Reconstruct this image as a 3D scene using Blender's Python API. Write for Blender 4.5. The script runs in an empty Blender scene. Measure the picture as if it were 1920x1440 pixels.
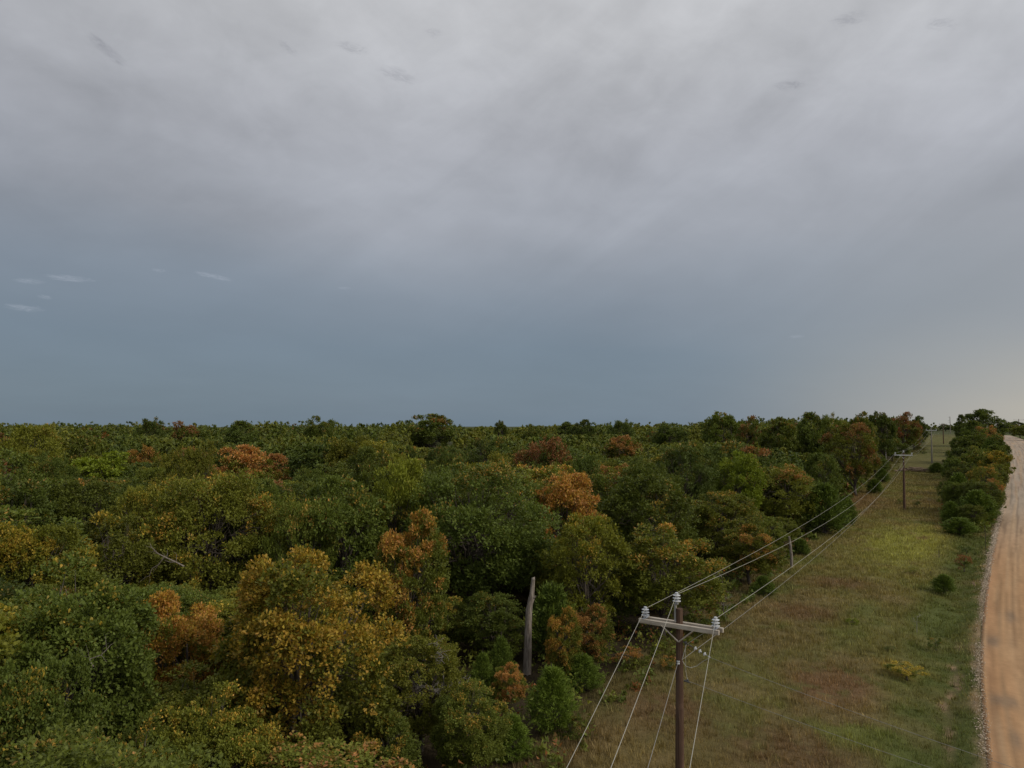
import bpy, math, random
import numpy as np
from mathutils import Vector, Matrix, Quaternion

R = math.radians
sc = bpy.context.scene
col = sc.collection
random.seed(7)

# ------------------------------------------------------------------ camera
CAM_Z, PITCH, F = 14.5, R(3.2), 1333.0          # F: focal length in pixels of the 1920 wide photograph
cam_d = bpy.data.cameras.new('camera')
cam_d.sensor_width = 36.0
cam_d.lens = 36.0 * F / 1920.0
cam_d.clip_start = 0.5
cam_d.clip_end = 20000
cam = bpy.data.objects.new('camera', cam_d)
col.objects.link(cam)
cam.location = (0, 0, CAM_Z)
cam.rotation_euler = (R(90) + PITCH, 0, 0)
sc.camera = cam

# ------------------------------------------------------------------ world, sun, exposure
SUN_EL, SUN_AZ = R(34), R(118)                   # azimuth from +Y towards +X
sun_d = bpy.data.lights.new('sun', 'SUN')
sun_d.energy = 1.5
sun_d.angle = R(14)
sun_d.color = (1.0, 0.9, 0.76)
sun = bpy.data.objects.new('sun', sun_d)
col.objects.link(sun)
sd = Vector((math.sin(SUN_AZ) * math.cos(SUN_EL), math.cos(SUN_AZ) * math.cos(SUN_EL), math.sin(SUN_EL)))
sun.rotation_euler = sd.to_track_quat('Z', 'Y').to_euler()
sun.location = sd * 200

sc.view_settings.view_transform = 'Standard'
sc.view_settings.look = 'None'
sc.view_settings.exposure = 0.12
sc.view_settings.gamma = 1.0
sc.view_settings.use_curve_mapping = False
sc.render.engine = 'CYCLES'
sc.cycles.max_bounces = 6
sc.cycles.diffuse_bounces = 3
sc.cycles.transmission_bounces = 3
sc.cycles.use_denoising = True

class NT:
    """small helper for node trees"""
    def __init__(s, tree):
        s.t = tree; s.n = tree.nodes; s.l = tree.links
        s.n.clear()
    def node(s, kind, **kw):
        nd = s.n.new(kind)
        for k, v in kw.items():
            setattr(nd, k, v)
        return nd
    def put(s, sock, v):
        if isinstance(v, bpy.types.NodeSocket):
            s.l.new(v, sock)
        elif v is not None:
            sock.default_value = v
    def math(s, op, a, b=None, c=None, clamp=False):
        nd = s.node('ShaderNodeMath', operation=op, use_clamp=clamp)
        s.put(nd.inputs[0], a)
        if b is not None: s.put(nd.inputs[1], b)
        if c is not None: s.put(nd.inputs[2], c)
        return nd.outputs[0]
    def mix(s, f, a, b, mode='MIX'):
        nd = s.node('ShaderNodeMix', data_type='RGBA', blend_type=mode)
        s.put(nd.inputs[0], f)
        s.put(nd.inputs[6], a if isinstance(a, bpy.types.NodeSocket) else (*a, 1))
        s.put(nd.inputs[7], b if isinstance(b, bpy.types.NodeSocket) else (*b, 1))
        return nd.outputs[2]
    def noise(s, vec, scale, detail=3, rough=0.5, dist=0.0):
        nd = s.node('ShaderNodeTexNoise')
        if vec is not None: s.l.new(vec, nd.inputs['Vector'])
        nd.inputs['Scale'].default_value = scale
        nd.inputs['Detail'].default_value = detail
        nd.inputs['Roughness'].default_value = rough
        nd.inputs['Distortion'].default_value = dist
        return nd.outputs['Fac']
    def ramp(s, f, stops, interp='LINEAR'):
        nd = s.node('ShaderNodeValToRGB')
        cr = nd.color_ramp; cr.interpolation = interp
        while len(cr.elements) < len(stops): cr.elements.new(0.5)
        for e, (p, c) in zip(cr.elements, stops):
            e.position = p
            e.color = (*c, 1) if isinstance(c, (tuple, list)) else (c, c, c, 1)
        s.put(nd.inputs[0], f)
        return nd.outputs[0]
    def maprange(s, v, a, b, c=0.0, d=1.0, smooth=True):
        nd = s.node('ShaderNodeMapRange', interpolation_type='SMOOTHSTEP' if smooth else 'LINEAR')
        s.put(nd.inputs[0], v)
        for i, x in zip((1, 2, 3, 4), (a, b, c, d)): nd.inputs[i].default_value = x
        return nd.outputs[0]

def srgb(r, g, b):
    return tuple(((x / 255) / 12.92 if x <= 10 else ((x / 255 + 0.055) / 1.055) ** 2.4) for x in (r, g, b))

world = bpy.data.worlds.new('World')
sc.world = world
world.use_nodes = True
W = NT(world.node_tree)
tc = W.node('ShaderNodeTexCoord')
nrm = W.node('ShaderNodeVectorMath', operation='NORMALIZE'); W.l.new(tc.outputs['Generated'], nrm.inputs[0])
sep = W.node('ShaderNodeSeparateXYZ'); W.l.new(nrm.outputs[0], sep.inputs[0])
dx, dy, dz = sep.outputs
el = W.math('MULTIPLY', W.math('ARCSINE', dz), 57.29578)          # degrees
az = W.math('MULTIPLY', W.math('ARCTAN2', dx, dy), 57.29578)
# a cloud sheet seen in perspective
zz = W.math('ADD', W.math('MAXIMUM', dz, 0.0), 0.16)
u0 = W.math('DIVIDE', dx, zz); v0 = W.math('DIVIDE', dy, zz)
ca, sa = math.cos(R(38)), math.sin(R(38))
uu = W.math('SUBTRACT', W.math('MULTIPLY', u0, ca), W.math('MULTIPLY', v0, sa))
vv = W.math('ADD', W.math('MULTIPLY', u0, sa), W.math('MULTIPLY', v0, ca))
comb = W.node('ShaderNodeCombineXYZ'); W.put(comb.inputs[0], uu); W.put(comb.inputs[1], W.math('MULTIPLY', vv, 0.8))
cl_vec = comb.outputs[0]
n_big = W.noise(cl_vec, 0.50, 3, 0.45, 0.3)
n_mid = W.noise(cl_vec, 1.25, 4, 0.5, 0.2)
n_fine = W.noise(cl_vec, 4.2, 5, 0.55, 0.25)
# elevation bent by the big noise so that the blue-grey band has an uneven upper edge, higher on the left
elw = W.math('ADD', el, W.math('MULTIPLY', W.math('SUBTRACT', n_big, 0.5), 9.0))
elw = W.math('ADD', elw, W.math('MULTIPLY', W.maprange(az, -40, 40, -1.5, 2.5), 1.0))
t_el = W.math('DIVIDE', W.math('ADD', elw, 10.0), 100.0, clamp=True)
base = W.ramp(t_el, [(0.0, srgb(104, 120, 133)), (0.10, srgb(108, 124, 138)), (0.16, srgb(115, 129, 143)),
                     (0.205, srgb(128, 138, 150)), (0.26, srgb(149, 153, 161)), (0.32, srgb(157, 159, 165)),
                     (0.40, srgb(168, 169, 172)), (0.55, srgb(183, 183, 184)), (1.0, srgb(190, 190, 192))])
# general brightening towards the centre right
side = W.math('MULTIPLY', W.maprange(az, -45, 8, 0.0, 1.0), W.maprange(az, 20, 60, 1.0, 0.7))
gain = W.math('ADD', 0.93, W.math('MULTIPLY', side, W.maprange(el, 6, 25, 0.06, 0.36)))
gain = W.math('ADD', gain, W.math('MULTIPLY', W.math('SUBTRACT', n_mid, 0.5), W.maprange(el, 6, 24, 0.14, 1.0)))
gain = W.math('ADD', gain, W.math('MULTIPLY', W.math('SUBTRACT', n_fine, 0.5), W.maprange(el, 10, 28, 0.03, 0.50)))
# long soft streaks climbing to the right
sv = W.node('ShaderNodeCombineXYZ')
c1, s1 = math.cos(R(34)), math.sin(R(34))
W.put(sv.inputs[0], W.math('MULTIPLY', W.math('ADD', W.math('MULTIPLY', az, c1), W.math('MULTIPLY', el, s1)), 1 / 34))
W.put(sv.inputs[1], W.math('MULTIPLY', W.math('SUBTRACT', W.math('MULTIPLY', el, c1), W.math('MULTIPLY', az, s1)), 1 / 8))
n_st_ = W.noise(sv.outputs[0], 1.0, 5, 0.55, 0.5)
gain = W.math('ADD', gain, W.math('MULTIPLY', W.math('SUBTRACT', n_st_, 0.5), W.math('MULTIPLY', W.maprange(el, 3, 18, 0.10, 0.52), W.maprange(az, -30, 10, 0.4, 1.0))))
mv = W.node('ShaderNodeCombineXYZ'); W.put(mv.inputs[0], W.math('MULTIPLY', az, 0.16)); W.put(mv.inputs[1], W.math('MULTIPLY', el, 0.24))
n_mo = W.noise(mv.outputs[0], 1.0, 6, 0.6, 0.6)
gain = W.math('ADD', gain, W.math('MULTIPLY', W.math('SUBTRACT', n_mo, 0.5), W.maprange(el, 8, 26, 0.02, 0.34)))
gc = W.node('ShaderNodeCombineXYZ')
for i in range(3): W.put(gc.inputs[i], gain)
base = W.mix(1.0, base, gc.outputs[0], 'MULTIPLY')
# pale warm light low in the sky to the right, going on round behind the camera's right shoulder
warm_az = W.math('MULTIPLY', W.maprange(az, 14, 50), W.maprange(az, 110, 180, 1.0, 0.25))
warm = W.math('MULTIPLY', warm_az, W.maprange(W.math('ADD', el, W.math('MULTIPLY', W.math('SUBTRACT', n_big, 0.5), 6)), -1.5, 9, 1.0, 0.0))
base = W.mix(W.math('MULTIPLY', W.maprange(az, 8, 45, 0.0, 0.7), W.maprange(el, 4, 22, 1.0, 0.0)), base, srgb(160, 162, 164))
base = W.mix(W.math('MULTIPLY', warm, 0.95), base, srgb(192, 184, 168))
# small wisps
def wisp(acc, az0, el0, wa, we, slope, colr, amt, seed):
    a = W.math('SUBTRACT', az, az0)
    e = W.math('SUBTRACT', W.math('SUBTRACT', el, el0), W.math('MULTIPLY', a, slope))
    mp = W.node('ShaderNodeCombineXYZ')
    W.put(mp.inputs[0], W.math('MULTIPLY', a, 0.9 / wa)); W.put(mp.inputs[1], W.math('MULTIPLY', e, 0.9 / we)); mp.inputs[2].default_value = seed
    nn = W.noise(mp.outputs[0], 1.9, 5, 0.65, 1.2)
    nn = W.math('ADD', W.math('MULTIPLY', nn, 0.7), 0.15)
    d = W.math('ADD', W.math('POWER', W.math('ABSOLUTE', W.math('DIVIDE', a, wa)), 2.0),
               W.math('POWER', W.math('ABSOLUTE', W.math('DIVIDE', e, we)), 2.0))
    g = W.math('SUBTRACT', 1.0, W.math('MULTIPLY', d, 0.75), clamp=True)
    m = W.maprange(W.math('MULTIPLY', g, W.math('POWER', W.math('MULTIPLY', nn, 2.0), 2.2)), 0.25, 1.5)
    return W.mix(W.math('MULTIPLY', m, amt), acc, colr)
def dirpx(px, py):
    x, y = (px - 960) / F, (720 - py) / F
    v = Vector((x, math.cos(PITCH) - y * math.sin(PITCH), math.sin(PITCH) + y * math.cos(PITCH))).normalized()
    return math.degrees(math.atan2(v.x, v.y)), math.degrees(math.asin(v.z))
lightc, darkc = srgb(155, 163, 175), srgb(120, 121, 129)
for k, (px, py, wa, we, sl, cc, am) in enumerate([
        (130, 522, 1.7, .28, 0.0, lightc, .62), (55, 527, 1.1, .22, 0, lightc, .5), (45, 577, 1.3, .30, -.05, lightc, .5), (84, 557, .5, .18, -.1, lightc, .4),
        (400, 518, 1.6, .22, -.14, lightc, .65), (298, 507, .6, .16, 0, lightc, .45), (645, 540, .7, .14, 0, lightc, .35), (1493, 631, .7, .16, 0, lightc, .4),
        (200, 93, 1.45, .5, -.5, darkc, .45), (660, 90, 1.5, .45, -.1, darkc, .3), (745, 140, 1.9, .6, -.2, darkc, .3), (540, 90, .9, .4, -.4, darkc, .22),
        (1478, 160, 1.3, .4, -.1, darkc, .35), (1595, 35, 1.7, .5, -.05, darkc, .3), (1765, 45, 1.3, .5, -.2, darkc, .26), (815, 62, 1.0, .4, 0, darkc, .2)]):
    a0, e0 = dirpx(px, py)
    base = wisp(base, a0, e0, wa, we, sl, cc, am, k * 3.7)
sky = W.node('ShaderNodeTexSky', sky_type='NISHITA', sun_disc=False, sun_elevation=SUN_EL, sun_rotation=SUN_AZ)
bg1 = W.node('ShaderNodeBackground'); W.l.new(sky.outputs[0], bg1.inputs[0]); bg1.inputs[1].default_value = 0.07
bg2 = W.node('ShaderNodeBackground'); W.l.new(base, bg2.inputs[0]); bg2.inputs[1].default_value = 1.0
ms = W.node('ShaderNodeMixShader'); ms.inputs[0].default_value = 0.93                      # the cloud cover over the clear sky
W.l.new(bg1.outputs[0], ms.inputs[1]); W.l.new(bg2.outputs[0], ms.inputs[2])
wo = W.node('ShaderNodeOutputWorld'); W.l.new(ms.outputs[0], wo.inputs[0])

# ------------------------------------------------------------------ helpers
def tag(o, label=None, cat=None, group=None, kind=None):
    if label: o['label'] = label
    if cat: o['category'] = cat
    if group: o['group'] = group
    if kind: o['kind'] = kind
    return o

def hash2(ix, iy, seed):
    h = (ix.astype(np.int64) * 374761393 + iy.astype(np.int64) * 668265263 + seed * 974634777) & 0xffffffff
    h = ((h ^ (h >> 13)) * 1274126177) & 0xffffffff
    h = (h ^ (h >> 16)) & 0xffffffff
    return h / 4294967295.0
def vnoise(x, y, seed=0):
    ix, iy = np.floor(x), np.floor(y)
    fx, fy = x - ix, y - iy
    fx = fx * fx * (3 - 2 * fx); fy = fy * fy * (3 - 2 * fy)
    a = hash2(ix, iy, seed); b = hash2(ix + 1, iy, seed); c = hash2(ix, iy + 1, seed); d = hash2(ix + 1, iy + 1, seed)
    return (a * (1 - fx) + b * fx) * (1 - fy) + (c * (1 - fx) + d * fx) * fy
def fbm(x, y, seed=0, oct=4):
    v = 0; amp = 0.5; tot = 0
    for k in range(oct):
        v = v + amp * vnoise(x * 2 ** k + 17.3 * k, y * 2 ** k - 9.1 * k, seed + k); tot += amp; amp *= 0.55
    return v / tot
def sstep(x, a, b):
    t = np.clip((x - a) / (b - a), 0, 1)
    return t * t * (3 - 2 * t)

# corridor coordinates: s along the pole line, t to its right
AZ = R(32.3)
DS = (math.sin(AZ), math.cos(AZ)); DT = (math.cos(AZ), -math.sin(AZ))
def st(x, y): return x * DS[0] + y * DS[1], x * DT[0] + y * DT[1]
def xy(s, t): return s * DS[0] + t * DT[0], s * DS[1] + t * DT[1]

_Y = np.arange(-4000, 9000, 5.0)
_Z = np.interp(_Y, [-400, 0, 20, 60, 106, 180, 270, 416, 600, 1500, 6000], [-1, 0, .15, .6, 1.6, 4.6, 7.0, 8.7, 8.9, 7, -20])
_k = np.exp(-0.5 * (np.arange(-8, 9) * 5.0 / 13.0) ** 2); _k /= _k.sum()
_Z = np.convolve(np.pad(_Z, 8, mode='edge'), _k, mode='valid')
def terrain(x, y):
    x = np.asarray(x, float); y = np.asarray(y, float)
    z = np.interp(y, _Y, _Z)
    s, t = st(x, y)
    z = z * (1 - 0.26 * sstep(-t, 25, 140))
    und = (fbm(x / 85 + 3, y / 85, 5, 2) - 0.5) * 5.0 * sstep(np.abs(t + 2), 18, 60)
    return z + und
def gz(x, y): return float(terrain(x, y))
def ray(px, py):
    x, y = (px - 960) / F, (720 - py) / F
    return x, math.cos(PITCH) - y * math.sin(PITCH), math.sin(PITCH) + y * math.cos(PITCH)
def at(px, py, Y):
    """point at forward distance Y seen at pixel (px, py) of the photograph"""
    x, y, z = ray(px, py)
    return Vector((x / y * Y, Y, CAM_Z + z / y * Y))
def on_ground(px, py):
    x, y, z = ray(px, py)
    lo = 5.0
    while lo < 900:
        if CAM_Z + z / y * lo < gz(x / y * lo, lo): break
        lo += 0.5
    return x / y * lo, lo
def to_px(p):
    """pixel of a world point"""
    x, y, z = p[0], p[1], p[2] - CAM_Z
    fwd = y * math.cos(PITCH) + z * math.sin(PITCH); up = -y * math.sin(PITCH) + z * math.cos(PITCH)
    return 960 + F * x / fwd, 720 - F * up / fwd

def mesh_np(name, verts, faces, nper, mats, attr=None, smooth=False, midx=None):
    """verts (n,3), faces flat index array with NPER corners per face (or an array of corner counts)"""
    me = bpy.data.meshes.new(name)
    verts = np.asarray(verts, np.float32); faces = np.asarray(faces, np.int32).ravel()
    if np.isscalar(nper):
        nf = len(faces) // nper; cnt = np.full(nf, nper, np.int32)
    else:
        cnt = np.asarray(nper, np.int32); nf = len(cnt)
    me.vertices.add(len(verts)); me.vertices.foreach_set('co', verts.ravel())
    me.loops.add(len(faces)); me.loops.foreach_set('vertex_index', faces)
    me.polygons.add(nf)
    starts = np.concatenate(([0], np.cumsum(cnt)[:-1])).astype(np.int32)
    me.polygons.foreach_set('loop_start', starts)
    if smooth: me.polygons.foreach_set('use_smooth', np.ones(nf, bool))
    for m in (mats if isinstance(mats, (list, tuple)) else [mats]): me.materials.append(m)
    if midx is not None: me.polygons.foreach_set('material_index', np.asarray(midx, np.int32))
    me.update(calc_edges=True)
    if attr is not None:
        for an, arr in attr.items():
            a = me.attributes.new(an, 'FLOAT_COLOR', 'POINT')
            a.data.foreach_set('color', np.concatenate([arr, np.ones((len(arr), 1))], 1).astype(np.float32).ravel())
    return me
def link(name, me, parent=None):
    o = bpy.data.objects.new(name, me); col.objects.link(o)
    if parent is not None: o.parent = parent
    return o
def empty(name, loc=(0, 0, 0), rz=0):
    o = bpy.data.objects.new(name, None); col.objects.link(o)
    o.location = loc; o.rotation_euler = (0, 0, rz); o.empty_display_size = 0.3
    return o

class MB:
    """collects quads and triangles"""
    def __init__(s): s.v = []; s.f = []; s.n = 0
    def add(s, verts, faces):
        s.v.extend([tuple(p) for p in verts]); s.f.extend([tuple(i + s.n for i in f) for f in faces]); s.n += len(verts)
    def tube(s, pts, rad, seg=8, cap=True):
        pts = [Vector(p) for p in pts]
        rad = rad if isinstance(rad, (list, tuple)) else [rad] * len(pts)
        base = s.n; vs = []
        d0 = (pts[1] - pts[0]).normalized()
        ref = Vector((0, 0, 1)) if abs(d0.z) < 0.9 else Vector((1, 0, 0))
        a = d0.cross(ref).normalized()
        for i, p in enumerate(pts):
            d = ((pts[min(i + 1, len(pts) - 1)] - pts[max(i - 1, 0)])).normalized()
            a = (a - d * a.dot(d)).normalized(); b = d.cross(a)
            for k in range(seg):
                th = 2 * math.pi * k / seg
                vs.append(p + (a * math.cos(th) + b * math.sin(th)) * rad[i])
        fs = []
        for i in range(len(pts) - 1):
            for k in range(seg):
                k2 = (k + 1) % seg
                fs.append((i * seg + k, i * seg + k2, (i + 1) * seg + k2, (i + 1) * seg + k))
        if cap:
            fs.append(tuple(range(seg))[::-1]); fs.append(tuple((len(pts) - 1) * seg + k for k in range(seg)))
        s.add(vs, fs); return s
    def box(s, c, sx, sy, sz, m=None):
        vs = []
        for x in (-1, 1):
            for y in (-1, 1):
                for z in (-1, 1):
                    p = Vector((x * sx / 2, y * sy / 2, z * sz / 2))
                    if m is not None: p = m @ p
                    vs.append(Vector(c) + p)
        s.add(vs, [(0, 1, 3, 2), (4, 6, 7, 5), (0, 4, 5, 1), (2, 3, 7, 6), (0, 2, 6, 4), (1, 5, 7, 3)]); return s
    def lathe(s, prof, origin=(0, 0, 0), axis=Vector((0, 0, 1)), seg=14):
        q = Vector((0, 0, 1)).rotation_difference(Vector(axis)); vs = []; fs = []
        for r, z in prof:
            for k in range(seg):
                th = 2 * math.pi * k / seg
                vs.append(Vector(origin) + q @ Vector((r * math.cos(th), r * math.sin(th), z)))
        for i in range(len(prof) - 1):
            for k in range(seg):
                k2 = (k + 1) % seg
                fs.append((i * seg + k, i * seg + k2, (i + 1) * seg + k2, (i + 1) * seg + k))
        s.add(vs, fs); return s
    def build(s, name, mat, parent=None, smooth=True):
        me = bpy.data.meshes.new(name); me.from_pydata(s.v, [], s.f); me.materials.append(mat)
        if smooth: me.polygons.foreach_set('use_smooth', [True] * len(me.polygons))
        me.update()
        if smooth:
            try: me.set_sharp_from_angle(angle=R(35))
            except Exception: pass
        return link(name, me, parent)

# ------------------------------------------------------------------ materials
def new_mat(name):
    m = bpy.data.materials.new(name); m.use_nodes = True
    return m, NT(m.node_tree)
def finish(N, colr, rough=0.7, bump=None, bstr=0.3, bdist=0.02, spec=0.3, metal=0.0):
    p = N.node('ShaderNodeBsdfPrincipled'); N.put(p.inputs['Base Color'], colr if isinstance(colr, bpy.types.NodeSocket) else (*colr, 1))
    N.put(p.inputs['Roughness'], rough); p.inputs['Specular IOR Level'].default_value = spec; p.inputs['Metallic'].default_value = metal
    if bump is not None:
        b = N.node('ShaderNodeBump'); b.inputs['Strength'].default_value = bstr; b.inputs['Distance'].default_value = bdist
        N.l.new(bump, b.inputs['Height']); N.l.new(b.outputs[0], p.inputs['Normal'])
    o = N.node('ShaderNodeOutputMaterial'); N.l.new(p.outputs[0], o.inputs[0])
    return p
def leaf_out(N, colr, rough=0.55, trans=0.28, spec=0.25):
    p = N.node('ShaderNodeBsdfPrincipled'); N.l.new(colr, p.inputs['Base Color']); p.inputs['Roughness'].default_value = rough
    p.inputs['Specular IOR Level'].default_value = spec
    tr = N.node('ShaderNodeBsdfTranslucent'); N.l.new(N.mix(1.0, colr, (1.25, 1.15, 0.55), 'MULTIPLY'), tr.inputs[0])
    mx = N.node('ShaderNodeMixShader'); mx.inputs[0].default_value = trans
    N.l.new(p.outputs[0], mx.inputs[1]); N.l.new(tr.outputs[0], mx.inputs[2])
    o = N.node('ShaderNodeOutputMaterial'); N.l.new(mx.outputs[0], o.inputs[0])

def attr(N, name, kind='GEOMETRY'):
    a = N.node('ShaderNodeAttribute', attribute_type=kind); a.attribute_name = name
    return a
# leaves: the tree's own green (object property leaf_tone), its share of turned leaves (autumn) and the kind of its autumn colour (fall_tone)
M_LEAF, N = new_mat('leaf')
at_l = attr(N, 'leaf'); sp = N.node('ShaderNodeSeparateColor'); N.l.new(at_l.outputs['Color'], sp.inputs[0])
lr, lg, lb = sp.outputs
tone = attr(N, 'leaf_tone', 'OBJECT').outputs['Fac']; aut = attr(N, 'autumn', 'OBJECT').outputs['Fac']; fall = attr(N, 'fall_tone', 'OBJECT').outputs['Fac']
green = N.ramp(tone, [(0.0, (0.088, 0.120, 0.028)), (0.25, (0.113, 0.150, 0.028)), (0.5, (0.144, 0.170, 0.028)), (0.75, (0.192, 0.198, 0.028)), (1.0, (0.205, 0.262, 0.026))])
fallc = N.ramp(N.math('ADD', fall, N.math('MULTIPLY', N.math('SUBTRACT', lr, 0.5), 0.5)),
               [(0.0, (0.450, 0.370, 0.045)), (0.3, (0.540, 0.350, 0.055)), (0.55, (0.530, 0.255, 0.080)), (0.8, (0.330, 0.160, 0.075)), (1.0, (0.250, 0.085, 0.045))])
turn = N.maprange(N.math('ADD', N.math('ADD', lg, aut), N.math('MULTIPLY', N.math('SUBTRACT', lb, 0.5), 0.16)), 0.98, 1.16)
cc = N.mix(N.math('MULTIPLY', turn, N.maprange(lb, 0.15, 0.6, 0.55, 1.0)), green, fallc)
vary = N.math('MULTIPLY', N.math('ADD', 0.76, N.math('MULTIPLY', lb, 0.46)), N.math('ADD', 0.80, N.math('MULTIPLY', lr, 0.40)))
oi_ = N.node('ShaderNodeObjectInfo'); vary = N.math('MULTIPLY', vary, N.math('ADD', 0.80, N.math('MULTIPLY', oi_.outputs['Random'], 0.45)))
gcv = N.node('ShaderNodeCombineXYZ'); [N.put(gcv.inputs[i], vary) for i in range(3)]
cc = N.mix(1.0, cc, gcv.outputs[0], 'MULTIPLY')
cc = N.mix(N.maprange(lr, 0.7, 1.0, 0.0, 0.30), cc, (0.18, 0.185, 0.05))
leaf_out(N, cc, 0.5, 0.30, 0.18)

M_NEEDLE, N = new_mat('cedar_foliage')
at_l = attr(N, 'leaf'); sp = N.node('ShaderNodeSeparateColor'); N.l.new(at_l.outputs['Color'], sp.inputs[0])
tone = attr(N, 'leaf_tone', 'OBJECT').outputs['Fac']
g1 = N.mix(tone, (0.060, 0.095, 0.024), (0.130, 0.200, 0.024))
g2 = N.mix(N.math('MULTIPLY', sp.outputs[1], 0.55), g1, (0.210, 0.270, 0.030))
vary = N.math('ADD', 0.6, N.math('MULTIPLY', sp.outputs[2], 0.8))
gcv = N.node('ShaderNodeCombineXYZ'); [N.put(gcv.inputs[i], vary) for i in range(3)]
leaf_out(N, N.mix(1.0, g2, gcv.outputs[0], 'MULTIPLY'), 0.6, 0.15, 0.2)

def bark_mat(name, a, b, scale=3.0, stretch=0.12):
    m, N = new_mat(name)
    t = N.node('ShaderNodeTexCoord'); mp = N.node('ShaderNodeMapping'); mp.inputs['Scale'].default_value = (1, 1, stretch)
    N.l.new(t.outputs['Object'], mp.inputs[0])
    n1 = N.noise(mp.outputs[0], scale * 4, 5, 0.6, 0.4); n2 = N.noise(t.outputs['Object'], scale * 0.4, 3, 0.5)
    c = N.mix(N.maprange(n1, 0.35, 0.68), a, b)
    c = N.mix(N.maprange(n2, 0.5, 0.75, 0, 0.5), c, tuple(x * 1.35 for x in b))
    finish(N, c, 0.9, n1, 0.8, 0.03, 0.1)
    return m
M_BARK = bark_mat('oak_bark', (0.075, 0.062, 0.050), (0.150, 0.130, 0.110))
M_DEAD = bark_mat('weathered_dead_wood', (0.150, 0.125, 0.105), (0.330, 0.290, 0.250), 4.0, 0.10)
M_DEADTWIG = bark_mat('dead_twig_wood', (0.20, 0.185, 0.165), (0.34, 0.315, 0.285), 4.0, 0.3)
M_POLE = bark_mat('treated_pole_wood', (0.075, 0.045, 0.032), (0.150, 0.098, 0.070), 5.0, 0.03)
M_POLEG = bark_mat('grey_pole_wood', (0.20, 0.18, 0.15), (0.31, 0.29, 0.25), 5.0, 0.03)
M_BRUSH = bark_mat('brush_pile_wood', (0.12, 0.085, 0.06), (0.25, 0.19, 0.14), 3.0, 0.3)

M_ARM, N = new_mat('weathered_crossarm_wood')
t = N.node('ShaderNodeTexCoord'); mp = N.node('ShaderNodeMapping'); mp.inputs['Scale'].default_value = (0.05, 1, 1)
N.l.new(t.outputs['Object'], mp.inputs[0])
n1 = N.noise(mp.outputs[0], 40, 5, 0.6, 0.3); n2 = N.noise(t.outputs['Object'], 3, 3, 0.5)
c = N.mix(N.maprange(n1, 0.3, 0.7), (0.34, 0.29, 0.23), (0.58, 0.52, 0.44)); c = N.mix(N.maprange(n2, 0.45, 0.7, 0, 0.45), c, (0.60, 0.56, 0.49))
finish(N, c, 0.85, n1, 0.4, 0.005, 0.15)

def plain(name, c, rough=0.5, metal=0.0, spec=0.5, var=0.12):
    m, N = new_mat(name); t = N.node('ShaderNodeTexCoord'); n1 = N.noise(t.outputs['Object'], 9, 4, 0.6)
    finish(N, N.mix(n1, tuple(x * (1 - var) for x in c), tuple(min(1, x * (1 + var)) for x in c)), rough, None, metal=metal, spec=spec)
    return m
M_ARM_LIT = plain('crossarm_with_painted_light', (0.74, 0.73, 0.70), 0.7, 0.0, 0.3)  # far arms: bright catch of skylight painted in as a paler colour
M_PORC = plain('pale_grey_porcelain', (0.52, 0.54, 0.56), 0.25)
M_GALV = plain('galvanised_steel', (0.52, 0.53, 0.54), 0.45, 0.7)
M_DARKMET = plain('dark_weathered_metal', (0.12, 0.12, 0.12), 0.55, 0.5)
M_WIRE = plain('aluminium_conductor', (0.40, 0.39, 0.34), 0.7, 0.0, 0.2)
M_WIRE2 = plain('dull_conductor', (0.30, 0.29, 0.27), 0.6, 0.2)
M_TPOST = plain('rusty_fence_post_steel', (0.075, 0.055, 0.045), 0.8)
M_SIGNB = plain('bare_aluminium_sign_back', (0.30, 0.31, 0.33), 0.5, 0.3)

# ------------------------------------------------------------------ road edge in corridor coordinates
edge_px = [(1852, 1440), (1841, 1340), (1836, 1250), (1843, 1150), (1856, 1060), (1872, 985), (1884, 940), (1889, 900), (1891, 865), (1888, 843), (1880, 827)]
es = [-900.0, -100.0, 0.0]; et = [1.2, 1.2, 1.2]
for p in edge_px:
    s_, t_ = st(*on_ground(*p))
    if s_ > es[-1] + 2: es.append(s_); et.append(t_)
S_END, T_END = es[-1], et[-1]
es += [S_END + 60, S_END + 140, S_END + 300, S_END + 800]; et += [T_END - .5, T_END - 2, T_END + 4, T_END + 30]
_S = np.arange(-900, 1200, 2.0); _T = np.interp(_S, es, et)
_k = np.exp(-0.5 * (np.arange(-8, 9) * 2.0 / 6.0) ** 2); _k /= _k.sum()
_T = np.convolve(np.pad(_T, 8, mode='edge'), _k, mode='valid')
def edge_t(s): return np.interp(s, _S, _T)
ROAD_W = 8.5

# wood edge (t of the tree line) along s
def wood_t(s): return np.interp(s, [0, 20, 35, 55, 90, 130, 180, 230, 270, 330, 420], [-13.5, -14.5, -16.0, -15.5, -16.0, -17, -17, -15, -12.5, -12, -30])

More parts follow.
